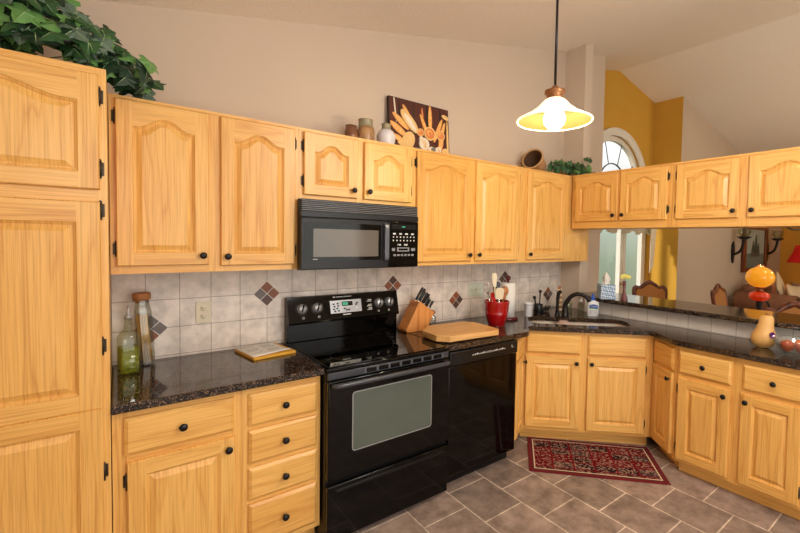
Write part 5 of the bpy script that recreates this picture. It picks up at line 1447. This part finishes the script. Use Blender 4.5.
# sofa along the far wall
t = thing('living_room_sofa', 'brown plaid sofa standing against the beige living room wall', 'sofa', (8.25, -0.52, 0))
m = mb('sofa_cloth'); m.box(-1.05, 1.05, -0.42, 0.40, 0.10, 0.40, 0.03); m.build('base', None, t)
for x0 in (-0.82, 0.0):
    m = mb('sofa_cloth'); m.box(x0+0.005, x0+0.815, -0.43, 0.16, 0.401, 0.53, 0.05, 3); m.build('seat_cushion', None, t)
    m = mb('sofa_cloth'); m.box(x0+0.01, x0+0.81, 0.165, 0.40, 0.401, 0.90, 0.08, 3); m.build('back_cushion', None, t)
for sx in (-1, 1):
    m = mb('sofa_cloth'); m.prism([(-0.43, 0.10), (0.40, 0.10), (0.40, 0.62), (0.38, 0.68), (-0.36, 0.68), (-0.42, 0.64)], sx*0.94-0.115, sx*0.94+0.115, 'x', 0.04)
    m.lathe([(0.0, 0), (0.13, 0), (0.145, 0.02), (0.145, 0.80), (0.13, 0.82), (0, 0.82)], (sx*0.97, -0.43, 0.66), 20, (0, 1, 0)); m.build('arm', None, t)
for x in (-0.95, 0.95):
    for y in (-0.36, 0.34): mb('mahogany').lathe([(0.028, 0), (0.036, 0.1)], (x, y, 0), 10).build('leg', None, t)
def pillow(label, x, y, z, w, rx, rz, mat, tip=0.0):
    m = mb(mat); n = 14; top, bot = [], []
    for i in range(n+1):
        r1, r2 = [], []
        for j in range(n+1):
            u, v = -1+2*i/n, -1+2*j/n
            k = 1+0.06*(u*u*v*v)*2-0.05*((1-abs(u)) < 0.02)*0
            h = 0.30*max(0, (1-u*u)*(1-v*v))**0.5
            r1.append(m.v((u*w*k, h*w, v*w*k))); r2.append(m.v((u*w*k, -h*w, v*w*k)))
        top.append(r1); bot.append(r2)
    for i in range(n):
        for j in range(n):
            m.face([top[i][j], top[i][j+1], top[i+1][j+1], top[i+1][j]], True); m.face([bot[i][j], bot[i+1][j], bot[i+1][j+1], bot[i][j+1]], True)
    bmesh.ops.remove_doubles(m.bm, verts=m.bm.verts, dist=1e-5)
    m.xf(Matrix.Rotation(rx, 4, 'X') @ Matrix.Rotation(tip, 4, 'Y'))
    o = m.build('throw_pillow', None, None, (x, y, z), rz); tag(o, label, 'pillow')
pillow('cream throw pillow standing on its corner behind the amber lamp globe', 7.78, -0.60, 0.87, 0.19, -0.2, 0.1, 'cream_cloth', PI/4)
pillow('large flat cream pillow on the sofa right of the orange lamp', 7.80, -0.80, 0.73, 0.19, -0.25, -0.2, 'cream_cloth', 0.12)
pillow('dark patterned throw pillow at the right end of the sofa', 8.32, -0.76, 0.73, 0.19, -0.25, -0.3, 'dark_cloth', 0.12)

# sailing ship picture and two sconces
t = thing('sailing_ship_picture', 'wood framed picture of a sailing ship on the living room wall', 'picture', (8.52, -0.001, 1.50))
fw, fh = 0.66, 0.42
m = mb('mahogany'); b_ = 0.085
for x0, x1, z0, z1 in ((-fw, -fw+b_*1.6, -fh, fh), (fw-b_*1.6, fw, -fh, fh), (-fw+b_*1.6, fw-b_*1.6, -fh, -fh+b_*0.8), (-fw+b_*1.6, fw-b_*1.6, fh-b_*0.8, fh)): m.box(x0, x1, -0.045, 0, z0, z1, 0.008)
m.build('frame', None, t)
ww, wh = fw-b_*1.6, fh-b_*0.8
m = mb('print_sky'); m.box(-ww, ww, -0.016, -0.002, -wh, wh); m.use('print_sea'); m.box(-ww+0.002, ww-0.002, -0.0175, -0.0159, -wh+0.002, -0.09)
m.use('print_sail')
for x, z0, z1, w in ((-0.10, -0.08, 0.14, 0.10), (0.05, -0.09, 0.25, 0.13), (0.19, -0.08, 0.10, 0.09)):
    m.prism([(x-w, z0), (x+w, z0), (x+w*0.25, z1), (x-w*0.15, z1)], -0.0178, -0.0158, 'y')
m.prism([(-0.26, -0.085), (0.30, -0.085), (0.24, -0.15), (-0.20, -0.15)], -0.0180, -0.0158, 'y')
m.use('print_sky')
for k in range(9): m.prism([(-0.4+0.1*k, -0.19-0.018*(k % 3)), (-0.33+0.1*k, -0.185-0.018*(k % 3)), (-0.40+0.1*k, -0.20-0.018*(k % 3))], -0.0182, -0.0158, 'y')
m.build('print', None, t)
for lab, x in (('black iron wall sconce left of the sailing ship picture', 7.42), ('black iron wall sconce right of the sailing ship picture', 9.26)):
    s = -1
    t = thing('wall_sconce', lab, 'sconce', (x, -0.001, 1.50), 0, 'sconces beside the ship picture')
    m = mb('iron'); m.prism([(-0.03, -0.20), (0.0, -0.25), (0.03, -0.20), (0.06, -0.05), (0.045, 0.06), (0, 0.12), (-0.045, 0.06), (-0.06, -0.05)], -0.03, 0, 'y', 0.008); m.build('backplate', None, t)
    m = mb('iron'); m.tube(smooth([(0, -0.03, -0.10), (0.0, -0.12, -0.04), (0.0, -0.16, 0.08), (0.0, -0.17, 0.16)], 5), 0.022, 8); m.build('arm', None, t)
    m = mb('iron'); m.lathe([(0, 0.155), (0.05, 0.16), (0.10, 0.19), (0.10, 0.205), (0, 0.206)], (0, -0.17, 0), 16); m.build('cup', None, t)
    m = mb('glass_smoke'); m.lathe([(0.055, 0.207), (0.095, 0.27), (0.085, 0.36), (0.082, 0.36), (0.09, 0.27), (0.05, 0.207)], (0, -0.17, 0), 20, cap=False); m.build('glass_shade', None, t)
# red shaded floor lamp at the far right
FX, FYL = 9.02, -0.62
t = thing('floor_lamp', 'floor lamp with a red shade in front of the ochre wall', 'lamp', (FX, FYL, 0))
m = mb('iron'); m.lathe([(0, 0), (0.15, 0), (0.15, 0.02), (0.03, 0.05), (0.012, 0.08), (0.012, 1.52), (0, 1.52)], (0, 0, 0), 20); m.build('stand', None, t)
m = mb('shade_red'); m.lathe([(0.235, 1.26), (0.215, 1.30), (0.15, 1.44), (0.11, 1.58), (0.105, 1.58), (0.145, 1.44), (0.21, 1.30), (0.23, 1.26)], (0, 0, 0), 32, cap=False); m.build('lamp_shade', None, t)
point('floor_lamp_light', (FX, FYL, 1.42), 26, (1.0, 0.66, 0.32), 0.05)
# chandelier above the dining table, only its lowest ring shows under the cabinets
HXc, HYc = 4.62, -1.74
t = thing('chandelier', 'chandelier with upturned glass bowls showing just under the right-hand bar cabinets', 'lamp', (HXc, HYc, 1.78))
m = mb('iron'); m.tube([(0, 0, -0.02), (0, 0, cz(HXc)-1.78-0.001)], 0.012, 8); m.ball((0, 0, 0.0), 0.05, seg=14, rings=8); m.build('stem', None, t)
for k in range(5):
    a = math.radians(115+72*k); c, s = math.cos(a), math.sin(a); R_ = 0.36
    m = mb('iron'); m.tube(smooth([(0.04*c, 0.04*s, 0.0), (0.18*c, 0.18*s, -0.045), (0.30*c, 0.30*s, -0.06), (R_*c, R_*s, -0.035)], 5), 0.008, 8)
    arm = m.build('arm', None, t)
    m = mb('white_ceramic'); m.lathe([(0, -0.034), (0.04, -0.030), (0.075, -0.006), (0.10, 0.045), (0.104, 0.075), (0.100, 0.075), (0.096, 0.046), (0.07, 0.0), (0, -0.024)], (R_*c, R_*s, 0), 28, cap=False)
    sh = m.build('glass_bowl', None, arm)
    m.__init__() if False else None
    m = mb('mahogany')
    for r, z in ((0.060, -0.020), (0.098, 0.030)): m.tube([(R_*c+r*math.cos(2*PI*q/30), R_*s+r*math.sin(2*PI*q/30), z) for q in range(31)], 0.0055, 6, caps=False)
    m.build('ring', None, arm)
